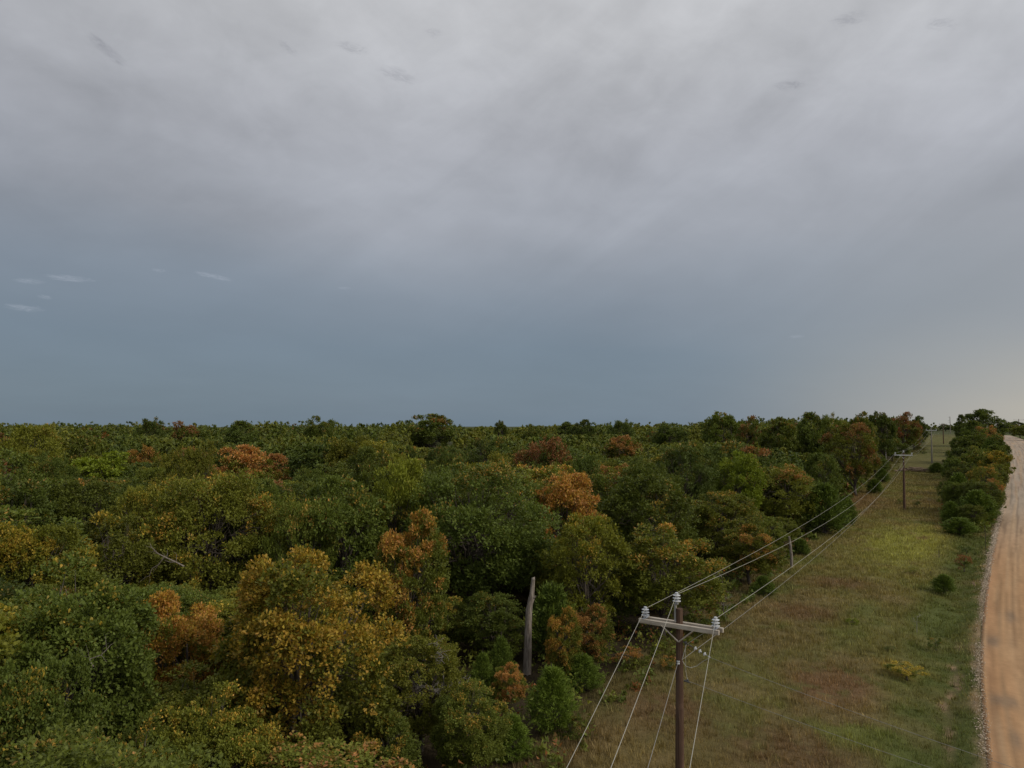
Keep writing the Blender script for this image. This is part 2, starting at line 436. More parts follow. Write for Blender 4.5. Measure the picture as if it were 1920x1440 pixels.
# ------------------------------------------------------------------ ground colour: grasses, bare soil, leaf litter (albedo)
dpx = [(1797, 1440), (1790, 1390), (1778, 1330), (1784, 1260), (1808, 1180), (1824, 1120), (1838, 1060), (1850, 1010)]
dst = [st(*on_ground(*p)) for p in dpx]
d_s, d_t = [a for a, b in dst], [b for a, b in dst]
BP = st(*on_ground(1700, 1020)); BP2 = st(*on_ground(1600, 1380)); RU = st(*on_ground(1560, 1285)); YW = st(*on_ground(1710, 1258)); RB = st(*on_ground(1600, 940))
MAR = [st(*on_ground(*p)) for p in [(1575, 1095), (1240, 1330), (1500, 1150), (1480, 1420)]]
GRN = [st(*on_ground(*p)) for p in [(1430, 1300), (1600, 1165), (1650, 860), (1740, 850)]]
C = lambda *a: np.array(a, float)
def ground_col(s, t):
    s = np.asarray(s, float); t = np.asarray(t, float)
    n1 = fbm(s / 9, t / 6, 11, 4); n2 = fbm(s / 2.6, t / 2.2, 23, 4); n3 = fbm(s / 0.8, t / 0.8, 31, 3); n4 = fbm(s / 16, t / 10, 47, 3)
    brown, olive, green, rust, lime, maroon, straw = C(.166, .132, .056), C(.158, .140, .048), C(.134, .144, .044), C(.172, .118, .054), C(.235, .232, .060), C(.140, .085, .045), C(.225, .180, .082)
    e = lambda w: w[..., None]
    c = brown * np.ones(s.shape + (1,))
    c = c + e(sstep(n1, .38, .62)) * (olive - c)
    c = c + e(sstep(n2, .56, .72) * .75) * (green - c)
    c = c + e(sstep(1 - n2, .58, .74) * .55) * (straw - c)
    c = c + e(sstep(n4, .55, .72) * .55) * (rust - c)
    bump = lambda p, a, b: np.exp(-((s - p[0]) / a) ** 2 - ((t - p[1]) / b) ** 2)
    c = c + e(np.clip(bump(BP, 13, 4.2) * 1.5 * sstep(n2 + .12, .35, .6), 0, .95)) * (lime - c)
    c = c + e(np.clip(bump(BP2, 3.0, 4.5) * 1.2 * sstep(n2, .4, .6), 0, .8)) * (C(.155, .175, .045) - c)
    for g in GRN: c = c + e(np.clip(bump(g, 5 + g[0] * .06, 3.5) * .6 * sstep(n2, .35, .6), 0, .45)) * (green - c)
    c = c + e(np.clip(bump(RU, 3.0, 2.2) * 1.3 * sstep(n3 + .1, .4, .6), 0, .8)) * (C(.175, .100, .055) - c)
    c = c + e(np.clip(bump(YW, 1.0, 1.3) * 1.6 * sstep(n3 + .1, .4, .6), 0, .85)) * (C(.30, .20, .03) - c)
    c = c + e(np.clip(bump(RB, 14, 4) * .9, 0, .7)) * (C(.165, .105, .05) - c)
    for g in MAR: c = c + e(np.clip(bump(g, 2.2, 2.6) * 1.1 * sstep(n3 + .1, .4, .6), 0, .75)) * (maroon - c)
    # far part of the field, greener and smoother
    c = c + e(sstep(s, 130, 200) * .55) * (C(.098, .108, .032) - c)
    # roadside verge
    r = edge_t(s) - t
    vg = sstep(-r, -5.5, -2.8) * sstep(r, -0.2, 0.25) + sstep(-r, ROAD_W - .4, ROAD_W + .2) * sstep(r, -30, -14)
    c = c + e(np.clip(vg, 0, 1) * (.55 + .45 * sstep(n2, .3, .6))) * (C(.102, .120, .034) - c)
    c = c + e(sstep(-r, ROAD_W + 6, ROAD_W + 14) * .8) * (C(.12, .12, .04) - c)
    # eroded runnel in the verge
    dt_ = np.interp(s, d_s, d_t)
    wid = .04 + .24 * fbm(s / 2.2, s * 0, 71, 2)
    rn = sstep(wid - np.abs(t - dt_ - (n1 - .5) * 1.2 - (n2 - .5) * .9), -.05, .22) * sstep(s, d_s[0] - 4, d_s[0]) * sstep(-s, -d_s[-1] - 6, -d_s[-1]) * sstep(fbm(s / 3, t / 3, 77, 3), .36, .50)
    c = c + e(rn) * (C(.36, .24, .15) * (.7 + .6 * n3[..., None]) - c)
    # shoulder dirt next to the road
    sh = sstep(r + (n2 - .5) * .8, -.1, .0) * sstep(-(r + (n2 - .5) * .9), -.55, -.1)
    c = c + e(np.clip(sh, 0, 1) * .8) * (C(.34, .24, .15) - c)
    # leaf litter under the trees
    wd = sstep(wood_t(s) - t + (n2 - .5) * 2, -.5, 2.0)
    c = c + e(wd) * (C(.060, .046, .027) * (.7 + .6 * n3[..., None]) - c)
    c = c + e(sstep(s, 400, 520)) * (C(.075, .085, .034) - c)
    c = c + e(wd * sstep(s, 200, 320)) * (C(.075, .085, .034) - c)
    return c * (.78 + .44 * n3[..., None]), rn, wd

def axis(segs):
    out = [segs[0][0]]
    for a, b, st_ in segs:
        x = a
        while x < b - 1e-6:
            x = min(b, x + (st_(x) if callable(st_) else st_)); out.append(x)
    return np.array(out)
g_s = axis([(-3000, -200, 200), (-200, 10, 10), (10, 75, .4), (75, 140, .9), (140, 340, 2.0), (340, 700, 8), (700, 6000, 150)])
g_t = axis([(-5000, -400, 150), (-400, -60, 8), (-60, -20, 2), (-20, 6, .36), (6, 24, 1.0), (24, 100, 6), (100, 400, 20), (400, 5000, 200)])
S_, T_ = np.meshgrid(g_s, g_t, indexing='ij')
X_, Y_ = xy(S_, T_)
Zg = terrain(X_, Y_)
gc_, rn_, wd_ = ground_col(S_, T_)
rr = edge_t(S_) - T_
rough_ = (fbm(S_ / .9, T_ / .9, 91, 3) - .5) * .22 * sstep(np.abs(rr + ROAD_W / 2), ROAD_W / 2 + .2, ROAD_W / 2 + 1.5) * sstep(-S_, -160, -120)
Zg = Zg + rough_ - rn_ * .12
Zg = Zg - .05 * sstep(-np.abs(rr + ROAD_W / 2), -ROAD_W / 2 - .1, -ROAD_W / 2 + .3) - .30 * sstep(r := rr, .3, 1.6) * sstep(-rr, -4.5, -2.4)
ni, nj = S_.shape
idx = np.arange(ni * nj).reshape(ni, nj)
quads = np.stack([idx[:-1, :-1], idx[:-1, 1:], idx[1:, 1:], idx[1:, :-1]], -1).reshape(-1, 4)
M_GROUND, N = new_mat('ground_soil_and_grass')
ga = attr(N, 'gcol'); gt = N.node('ShaderNodeTexCoord')
n1 = N.noise(gt.outputs['Object'], 5.0, 5, 0.65); n2 = N.noise(gt.outputs['Object'], 24.0, 3, 0.6)
vv_ = N.math('ADD', N.math('MULTIPLY', n1, 0.9), N.math('MULTIPLY', n2, 0.7))
gv = N.node('ShaderNodeCombineXYZ'); [N.put(gv.inputs[i], N.math('ADD', 0.15, vv_)) for i in range(3)]
finish(N, N.mix(1.0, ga.outputs['Color'], gv.outputs[0], 'MULTIPLY'), 0.95, vv_, 0.9, 0.08, 0.1)
ground = link('ground', mesh_np('ground', np.stack([X_, Y_, Zg], -1).reshape(-1, 3), quads[:, ::-1], 4, M_GROUND, {'gcol': gc_.reshape(-1, 3)}, smooth=True))
tag(ground, 'open field and wood floor rising to the horizon', kind='structure')

# ------------------------------------------------------------------ road
def strip(name, ss, us, height, mat, colf=None):
    """a sheet along the road: us are offsets to the right of its left edge"""
    SS, UU = np.meshgrid(ss, us, indexing='ij')
    TT = edge_t(SS) + UU
    XX, YY = xy(SS, TT)
    ZZ = terrain(XX, YY) + height(SS, UU)
    a, b = SS.shape; ix = np.arange(a * b).reshape(a, b)
    q = np.stack([ix[:-1, :-1], ix[:-1, 1:], ix[1:, 1:], ix[1:, :-1]], -1).reshape(-1, 4)
    return mesh_np(name, np.stack([XX, YY, ZZ], -1).reshape(-1, 3), q[:, ::-1], 4, mat, {'rc': np.stack([SS / 100, UU / ROAD_W, SS * 0], -1).reshape(-1, 3)} if colf is None else {'rc': colf(SS, UU).reshape(-1, 3)}, smooth=True)
r_s = axis([(-200, 10, 5), (10, 120, .5), (120, 460, 2.0)])
r_u = np.concatenate(([-.02, 0], np.arange(.2, ROAD_W, .2), [ROAD_W, ROAD_W + .02]))
def road_h(S, U):
    edge = np.where((U < 0) | (U > ROAD_W), -.12, 0)
    crown = .10 * (1 - ((U - ROAD_W / 2) / (ROAD_W / 2)) ** 2)
    ruts = -.035 * (np.exp(-((U - 1.9 - .2 * np.sin(S / 11)) / .3) ** 2) + np.exp(-((U - 3.6 - .2 * np.sin(S / 11)) / .3) ** 2))
    wash = .03 * (fbm(S / 3, U / .5, 61, 3) - .5)
    return .04 + crown + ruts + wash + edge
def road_c(S, U):
    n1 = fbm(S / 14, U / .9, 101, 3); n2 = fbm(S / 9, U / .6, 107, 4); n3 = fbm(S / 1.6, U / .3, 113, 3)
    base = C(.445, .272, .142)
    c = base * np.ones(S.shape + (1,))
    pale = C(.50, .345, .205)
    lane = np.exp(-((U - 1.9 - .2 * np.sin(S / 11)) / .45) ** 2) + np.exp(-((U - 3.7 - .2 * np.sin(S / 11)) / .5) ** 2) + np.exp(-((U - 6.2) / .7) ** 2)
    c = c + (np.clip(lane, 0, 1) * (.18 + .35 * n1))[..., None] * (pale - c)
    c = c + (sstep(n1, .5, .7) * .35)[..., None] * (C(.42, .235, .115) - c)
    ed = np.exp(-(U / .7) ** 2) * sstep(n2, .35, .6)
    c = c + (ed * .6)[..., None] * (C(.42, .23, .12) - c)
    c = c + (sstep(S, 75, 150) * .85)[..., None] * (C(.40, .345, .28) * (.92 + .16 * n2[..., None]) - c)
    c = c + (sstep(S, 120, 150) * sstep(n2, .55, .65) * .25)[..., None] * (C(.35, .2, .13) - c)
    damp = 0 * S
    for (a, b, sa_, sb_) in DAMP: damp = np.maximum(damp, np.exp(-((S - a) / sa_) ** 2 - ((U - b) / sb_) ** 2) * sstep(n2, .35, .6))
    c = c + (np.clip(damp * 1.1, 0, .75))[..., None] * (C(.25, .18, .12) - c)
    rut = sstep(fbm(S / 22, U / .16, 131, 3), .50, .66)
    c = c * (1 - .27 * rut[..., None])
    rut2 = sstep(fbm(S / 30, U / .28, 151, 3), .54, .68)
    c = c + (rut2 * .4)[..., None] * (pale - c)
    return c * (.82 + .36 * n3[..., None])
DAMP = []
for p, sa_, sb_ in [((1868, 1208), 1.3, .7), ((1882, 1318), .9, .8), ((1893, 1160), 1.8, .5), ((1915, 1395), 1.2, .5), ((1873, 980), 6, .7)]:
    a, b = st(*on_ground(*p)); DAMP.append((a, b - float(edge_t(a)), sa_, sb_))
M_ROAD, N = new_mat('orange_dirt_road')
ra = attr(N, 'rc'); gt = N.node('ShaderNodeTexCoord')
n1 = N.noise(gt.outputs['Object'], 3.0, 5, 0.6); n2 = N.noise(gt.outputs['Object'], 30.0, 3, 0.7)
vv_ = N.math('ADD', N.math('MULTIPLY', n1, 0.35), N.math('MULTIPLY', n2, 0.35))
gv = N.node('ShaderNodeCombineXYZ'); [N.put(gv.inputs[i], N.math('ADD', 0.65, vv_)) for i in range(3)]
finish(N, N.mix(1.0, ra.outputs['Color'], gv.outputs[0], 'MULTIPLY'), 0.95, vv_, 0.6, 0.03, 0.1)
road = link('road', strip('road', r_s, r_u, road_h, M_ROAD, road_c)); tag(road, 'rutted orange dirt road along the right edge', kind='structure')

# loose gravel thrown up along the road edge: a low uneven bank of stones
M_GRAVEL, N = new_mat('pale_gravel')
oi = attr(N, 'rc')
finish(N, oi.outputs['Color'], 0.95, None, spec=0.1)
rng = np.random.default_rng(5)
n_st = 15000
gs = 20 + (rng.random(n_st) ** 1.5) * 250
gu = rng.normal(0, .17, n_st) + .10 + .2 * (fbm(gs / 6, gs * 0, 41, 2) - .5)
dens = sstep(fbm(gs / 5, gs * 0, 43, 2), .25, .5) * .8 + .2
keep = rng.random(n_st) < np.where(gs < 75, dens, 1); gs, gu = gs[keep], gu[keep]; n_st = len(gs)
gx, gy = xy(gs, edge_t(gs) - gu); gzv = terrain(gx, gy) + .03 + .07 * np.exp(-(gu / .2) ** 2)
size = (.014 + .034 * rng.random(n_st) ** 2) * np.clip(gs / 55, 1, 3.2)
octa = np.array([(1, 0, 0), (0, 1, 0), (-1, 0, 0), (0, -1, 0), (0, 0, .7), (0, 0, -.7)])
jit = 1 + .5 * (rng.random((n_st, 6, 1)) - .5)
V = octa[None] * jit * size[:, None, None]
th = rng.random(n_st) * 6.28; cth, sth = np.cos(th)[:, None], np.sin(th)[:, None]
V = np.stack([V[..., 0] * cth - V[..., 1] * sth, V[..., 0] * sth + V[..., 1] * cth, V[..., 2]], -1) + np.stack([gx, gy, gzv], -1)[:, None]
tri = np.array([(0, 1, 4), (1, 2, 4), (2, 3, 4), (3, 0, 4), (1, 0, 5), (2, 1, 5), (3, 2, 5), (0, 3, 5)])
Fc = (tri[None] + (np.arange(n_st) * 6)[:, None, None]).reshape(-1, 3)
gcl = (C(.50, .41, .31)[None] * (.6 + .8 * rng.random((n_st, 1)))).repeat(6, 0)
gravel = link('gravel_bank', mesh_np('gravel_bank', V.reshape(-1, 3), Fc, 3, M_GRAVEL, {'rc': gcl}))
tag(gravel, 'low bank of loose pale gravel along the left edge of the dirt road', kind='stuff')

# ------------------------------------------------------------------ grass of the field
M_GRASS, N = new_mat('grass_blades')
ga = attr(N, 'gcol')
leaf_out(N, ga.outputs['Color'], 0.7, 0.25, 0.15)
def grass(n_tuft, blades, smin, smax, power, hmin, hmax, seed, name, label, tfun=None, cmul=1.0, wmul=1.0, lean=.5, ccol=None):
    rng = np.random.default_rng(seed)
    s = smin + (smax - smin) * rng.random(n_tuft) ** power
    lo, hi = wood_t(s) - 1.0, edge_t(s) - .25
    t = lo + (hi - lo) * rng.random(n_tuft) if tfun is None else tfun(s, rng)
    c, rn, wd = ground_col(s, t)
    c = c * (.72 + .60 * rng.random((n_tuft, 1)))
    x, y = xy(s, t)
    k = rn < .25; s, t, c, x, y = s[k], t[k], c[k], x[k], y[k]; n = len(s)
    hh = (hmin + (hmax - hmin) * rng.random(n) ** 1.6) * (.7 + .7 * fbm(s / 3, t / 3, 5, 3))
    r = edge_t(s) - t
    hh = hh * (1 - .55 * sstep(-r, -4.5, -2.2))
    s_, t_, hh = [a.repeat(blades) for a in (s, t, hh)]; x, y = x.repeat(blades), y.repeat(blades); c = c.repeat(blades, 0); m = len(x)
    a = rng.random(m) * 6.283; rad = np.abs(rng.normal(0, .10, m)) * np.clip(s_ / 40, 1, 3)
    bx, by = x + np.cos(a) * rad, y + np.sin(a) * rad
    bz = terrain(bx, by) - .14
    r = edge_t(s_) - t_
    bz = bz - .28 * sstep(r, .3, 1.6) * sstep(-r, -4.5, -2.4)
    h = hh * (.6 + .6 * rng.random(m)) + .1
    ln = lean * h * (.3 + rng.random(m)); wdir = a + rng.normal(0, .8, m)
    w = (.012 + .016 * rng.random(m)) * wmul * np.clip(s_ / 38, 1, 3.6)
    px, py = -np.sin(wdir) * w, np.cos(wdir) * w
    tip = np.stack([bx + np.cos(wdir) * ln, by + np.sin(wdir) * ln, bz + h], -1)
    mid = np.stack([bx + np.cos(wdir) * ln * .35, by + np.sin(wdir) * ln * .35, bz + h * .6], -1)
    p0 = np.stack([bx - px, by - py, bz], -1); p1 = np.stack([bx + px, by + py, bz], -1)
    m1 = mid + np.stack([px, py, px * 0], -1) * .8
    V = np.stack([p0, p1, tip], 1).reshape(-1, 3)
    Fq = np.arange(m * 3)
    cc_ = c if ccol is None else c * .4 + np.array(ccol)[None] * .6
    cc_ = cc_ * cmul * (.6 + .8 * rng.random((m, 1)))
    dry = (rng.random(m) < .10)[:, None]; cc_ = np.where(dry, cc_ * .5 + C(.24, .19, .09) * .5, cc_)
    o = link(name, mesh_np(name, V, Fq, 3, M_GRASS, {'gcol': cc_.repeat(3, 0)}))
    tag(o, label, kind='stuff'); return o
grass(52000, 6, 16, 190, 1.6, .14, .36, 3, 'field_grass', 'olive and brown grass covering the strip under the power line', cmul=1.62, wmul=1.0)
grass(1800, 9, 24, 130, 1.5, .30, .6, 9, 'tall_weeds', 'taller dry weeds scattered through the field', cmul=1.45, wmul=.7, lean=.35)
grass(2600, 8, 20, 280, 1.6, .2, .5, 15, 'wood_edge_grass', 'rank grass growing along the foot of the wood', tfun=lambda s, rng: wood_t(s) + rng.normal(.4, 1.0, len(s)), cmul=1.1, wmul=1.1)
grass(4200, 7, 14, 240, 1.5, .3, .6, 21, 'verge_grass', 'short green grass on the verge beside the road', tfun=lambda s, rng: edge_t(s) - .3 - 2.6 * rng.random(len(s)), cmul=1.25)

# ------------------------------------------------------------------ trees: prototype meshes
def unit(v): return v / np.maximum(np.linalg.norm(v, axis=-1, keepdims=True), 1e-9)
def leaves_mesh(name, P, Dr, rng, per, L, Wd, mat, g, hexa=False, up=.9, spread=.75, g_jit=.06):
    """P sprig points, Dr sprig directions; PER leaves of length L on each"""
    n = len(P); m = n * per
    P = P.repeat(per, 0); D = Dr.repeat(per, 0); G = g.repeat(per)
    ax = unit(D + rng.normal(0, spread, (m, 3)))
    P = P + ax * (L * .15) + rng.normal(0, L * .35, (m, 3))
    nn = unit(np.array([0, 0, up]) + D * .5 + rng.normal(0, .45, (m, 3)))
    side = unit(np.cross(nn, ax)); nn = np.cross(ax, side)
    l = (L * (.7 + .6 * rng.random(m)))[:, None]; w = (Wd * (.7 + .6 * rng.random(m)))[:, None]
    a = P; b = P + ax * l * .5 + side * w * .5 - nn * w * .12; c = P + ax * l; d = P + ax * l * .5 - side * w * .5 - nn * w * .12
    if hexa:       # a lobed leaf: waist between two pairs of lobes
        b1 = P + ax * l * .30 + side * w * .24; d1 = P + ax * l * .30 - side * w * .24
        b3 = P + ax * l * .68 + side * w * .56 - nn * w * .15; d3 = P + ax * l * .68 - side * w * .56 - nn * w * .15
        V = np.stack([a, b1, b3, c, d3, d1], 1); k = 6
        off = np.arange(m) * 6
        fq = np.array([1, 2, 4, 5])[None] + off[:, None]; ft = np.array([0, 1, 5, 2, 3, 4])[None] + off[:, None]
        faces = np.concatenate([fq.ravel(), ft.ravel()]); cnt = np.concatenate([np.full(m, 4), np.full(m * 2, 3)])
        V = V.reshape(-1, 3)
    else:
        k = 4
        V = np.stack([a, b, c, d], 1).reshape(-1, 3)
        faces = (np.arange(4)[None] + (np.arange(m) * 4)[:, None]).ravel(); cnt = 4
    ar = np.stack([rng.random(n).repeat(per) * .7 + rng.random(m) * .3, np.clip(G + rng.normal(0, g_jit, m), 0, 1), rng.random(m)], -1).repeat(k, 0)
    return mesh_np(name, V, faces, cnt, mat, {'leaf': ar})

def branch_path(a, b, rng, n=5, wob=.08, sag=0.0):
    a, b = np.array(a, float), np.array(b, float); L = np.linalg.norm(b - a); pts = []
    for i in range(n + 1):
        u = i / n; p = a * (1 - u) + b * u
        p = p + rng.normal(0, wob * L * math.sin(math.pi * u) * .6, 3) + np.array([0, 0, sag * L * math.sin(math.pi * u)])
        pts.append(p)
    return pts
def oak(name, seed, H, Rr, n_puff, n_sprig, per, L, Wd, hexa=False, low=.06, open_=0.0, flat=.43, feather=False):
    rng = np.random.default_rng(seed)
    cz, rz = H * (1 + low) / 2, H * (1 - low) / 2
    # puffs: leafy masses at the branch ends, spread over the crown's ellipsoid and some inside
    i = np.arange(n_puff) + .5
    ph = np.arccos(1 - 1.75 * i / n_puff); th = np.pi * (1 + 5 ** .5) * i + seed
    d = np.stack([np.cos(th) * np.sin(ph), np.sin(th) * np.sin(ph), np.cos(ph)], -1)
    d = unit(d + rng.normal(0, .16, d.shape))
    rad = .74 + .16 * rng.random(n_puff)
    lop = 1 + .24 * np.sin(th * 1 + seed) * np.sin(ph)                    # a lopsided outline
    PR = Rr * (.245 + .19 * rng.random(n_puff)) * (14 / n_puff) ** .33
    low_w = 1 - .25 * np.clip(-d[:, 2], 0, 1)
    rad = .66 + .34 * rng.random(n_puff)
    PC = np.stack([d[:, 0] * Rr * lop * low_w, d[:, 1] * Rr * lop * low_w, d[:, 2] * rz], -1) * rad[:, None] * .86 + np.array([0, 0, cz])
    # tufts at the twig ends of every puff, sprigs in every tuft
    tn = max(6, n_sprig // 20)
    w = PR ** 1.7; tp = rng.choice(n_puff, tn, p=w / w.sum())
    tq = unit(rng.normal(0, 1, (tn, 3)) + np.array([0, 0, .5]) + d[tp] * .9)
    tr_ = PR[tp] * (.55 + .62 * rng.random(tn))
    TC = PC[tp] + tq * tr_[:, None] * np.array([1.15, 1.15, .9])
    ts = Rr * (.058 + .046 * rng.random(tn)) * (4300 / n_sprig) ** .12
    tuft = rng.integers(0, tn, n_sprig); pick = tp[tuft]
    q = unit(rng.normal(0, 1, (n_sprig, 3)) + tq[tuft] * .8 + np.array([0, 0, .35]))
    P = TC[tuft] + q * ts[tuft][:, None] * (rng.random((n_sprig, 1)) ** .5 * 1.9) * np.array([1.15, 1.15, .75])
    P = P + np.array([0, 0, -.35]) * ((np.linalg.norm(P[:, :2] - TC[tuft][:, :2], axis=1) / Rr) ** 1.5)[:, None]
    zs = H / np.quantile(P[:, 2], .998); P[:, 2] = np.maximum(P[:, 2] * zs, .05); PC[:, 2] *= zs
    hol = fbm(P[:, 0] / (.22 * Rr) + 9, P[:, 1] / (.22 * Rr) + P[:, 2] / (.3 * Rr), seed + 3, 2)
    keep = hol > (.20 + open_)
    P, q, pk, tk = P[keep], q[keep], pick[keep], tuft[keep]
    tb = rng.random(tn)
    # turned leaves: whole clusters, the outside of the crown first
    gp = rng.random(n_puff)
    g = np.clip(.25 + .34 * gp[pk] + .30 * tb[tk] + .35 * (P[:, 2] - cz) / rz * .5 + .3 * (fbm(P[:, 0] / .6, P[:, 1] / .6 + P[:, 2], seed + 8, 2) - .5), 0, 1)
    g = (np.argsort(np.argsort(g)) / len(g)) * .96 + .02
    out = unit(q * .8 + np.array([0, 0, .35]))
    crown = leaves_mesh(name + '_crown', P, out, rng, per, L, Wd, M_LEAF, g, hexa)
    # trunk, limbs and twigs
    mb = MB()
    fork = H * (.20 + .10 * rng.random())
    top = np.array([rng.normal(0, .05) * H, rng.normal(0, .05) * H, H * .72])
    tr = branch_path((0, 0, -.3), (top[0] * .3, top[1] * .3, fork), rng, 4, .03) + branch_path((top[0] * .3, top[1] * .3, fork), top, rng, 4, .06)[1:]
    r0 = .022 * H + .03
    mb.tube(tr, [r0 * (1.25 if k == 0 else 1) * (1 - .085 * k) for k in range(len(tr))], 8)
    order = rng.permutation(n_puff)[:max(8, n_puff * 2 // 3)]
    for j in order:
        u = .35 + .55 * rng.random(); k = int(u * (len(tr) - 1)); a = tr[k]
        b = PC[j] * .98 + a * .02
        pth = branch_path(a, b, rng, 5, .10, .06)
        rb = r0 * (.42 - .15 * u)
        mb.tube(pth, [rb * (1 - .16 * q_) for q_ in range(len(pth))], 5, False)
        for _ in range(3):
            e = PC[j] + unit(rng.normal(0, 1, 3) + d[j]) * PR[j] * .75
            mb.tube(branch_path(pth[3], e, rng, 3, .12), [rb * .38, rb * .30, rb * .22, rb * .12], 4, False)
    tm = bpy.data.meshes.new(name + '_trunk'); tm.from_pydata(mb.v, [], mb.f); tm.materials.append(M_BARK)
    tm.polygons.foreach_set('use_smooth', [True] * len(tm.polygons)); tm.update()
    return dict(crown=crown, trunk=tm, H=H, R=Rr * 1.03, cols=None)

def cedar(name, seed, H, Rr, n_br, per_br, L, Wd, cone=1.0):
    rng = np.random.default_rng(seed); mb = MB()
    mb.tube([(0, 0, -.2), (.02, 0, H * .5), (0, .02, H * .97)], [.02 * H + .02, .012 * H + .01, .01], 6)
    Ps, Ds, Gs = [], [], []
    for i in range(n_br):
        u = (i + rng.random()) / n_br
        z0 = H * (.02 + .86 * u)
        prof = (1 - u) ** (.62 * cone) * (.55 + .45 * min(1, u * 5 + .25))
        ln = Rr * prof * (.80 + .38 * rng.random()) + .04 * H
        th = i * 2.399 + rng.normal(0, .25); el_ = R(22 + 34 * u + rng.normal(0, 6))
        dd = np.array([math.cos(th) * math.cos(el_), math.sin(th) * math.cos(el_), math.sin(el_)])
        a = np.array([0, 0, z0 * .93])
        if n_br < 400 or i % 4 == 0: mb.tube([a, a + dd * ln * .55, a + dd * ln * .9], [.012 * H * (1 - u) + .006, .008, .004], 3, False)
        k = max(4, int(per_br * (ln / Rr + .3)))
        # every branch ends in plumes that point outwards and up
        npl = 4; pl = rng.integers(0, npl, k); pv = .35 + .62 * (np.arange(npl) + rng.random(npl)) / npl
        pd = unit(dd[None] + rng.normal(0, .42, (npl, 3)) + np.array([0, 0, .35])); plen = ln * (.30 + .12 * rng.random(npl))
        w = rng.random(k)
        P = a + dd * (ln * pv[pl])[:, None] * .85 + pd[pl] * (plen[pl] * w)[:, None] + rng.normal(0, .030 * ln + .008 * H, (k, 3)) * (1.15 - w)[:, None]
        Dd = unit(pd[pl] + rng.normal(0, .26, (k, 3)))
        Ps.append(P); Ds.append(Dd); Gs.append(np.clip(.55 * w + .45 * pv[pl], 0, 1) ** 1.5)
    P, D, G = np.concatenate(Ps), np.concatenate(Ds), np.concatenate(Gs)
    P[:, 2] = np.maximum(P[:, 2], .03)
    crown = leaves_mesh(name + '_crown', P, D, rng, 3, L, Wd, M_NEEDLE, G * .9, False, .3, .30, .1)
    tm = bpy.data.meshes.new(name + '_trunk'); tm.from_pydata(mb.v, [], mb.f); tm.materials.append(M_BARK); tm.update()
    return dict(crown=crown, trunk=tm, H=H, R=Rr)

NEAR = [oak('oak_a', 1, 9, 3.2, 44, 10500, 6, .145, .084, True), oak('oak_b', 2, 9, 3.3, 52, 10500, 6, .145, .084, True, open_=.03),
        oak('oak_c', 3, 7, 2.4, 30, 6600, 6, .130, .074, True, open_=.04), oak('oak_d', 4, 10, 4.6, 66, 13000, 6, .15, .085, False)]
MID = [oak('oak_mid%d' % k, 20 + k, 9, 3.2 + .3 * (k % 3), (38, 48, 34, 56)[k % 4], 5400, 5, .200, .115, open_=(.0, .03, .05)[k % 3]) for k in range(6)]
BIG = [oak('oak_big%d' % k, 40 + k, 11, 5.4, 84, 12000, 5, .20, .115) for k in range(2)]
FAR = [oak('oak_far%d' % k, 60 + k, 9, 3.4 + .3 * (k % 3), (34, 42, 30)[k % 3], 3300, 4, .31, .20, open_=(.0, .02)[k % 2] - .06) for k in range(6)]
CED_N = [cedar('cedar_near%d' % k, 80 + k, 3.5, 1.25, 190, 30, .15, .030, .95 + .2 * k) for k in range(2)]
CED_M = [cedar('cedar_mid%d' % k, 90 + k, 5.5, 2.2, 170, 22, .32, .075, .8 + .25 * k) for k in range(3)]
SHRUB = [oak('shrub%d' % k, 100 + k, 1.8, 1.0, 12, 700, 5, .11, .055, low=.0) for k in range(2)]

def place_tree(name, proto, x, y, H, Rr, rz, tone, autumn, fall, label, cat='tree', group=None, z=None):
    root = empty(name, (x, y, gz(x, y) - .05 if z is None else z), rz)
    root.scale = (Rr / proto['R'], Rr / proto['R'], H / proto['H'])
    tag(root, label, cat, group)
    link('trunk', proto['trunk'], root)
    c = link('crown', proto['crown'], root)
    c['leaf_tone'] = float(tone); c['autumn'] = float(autumn); c['fall_tone'] = float(fall)
    return root

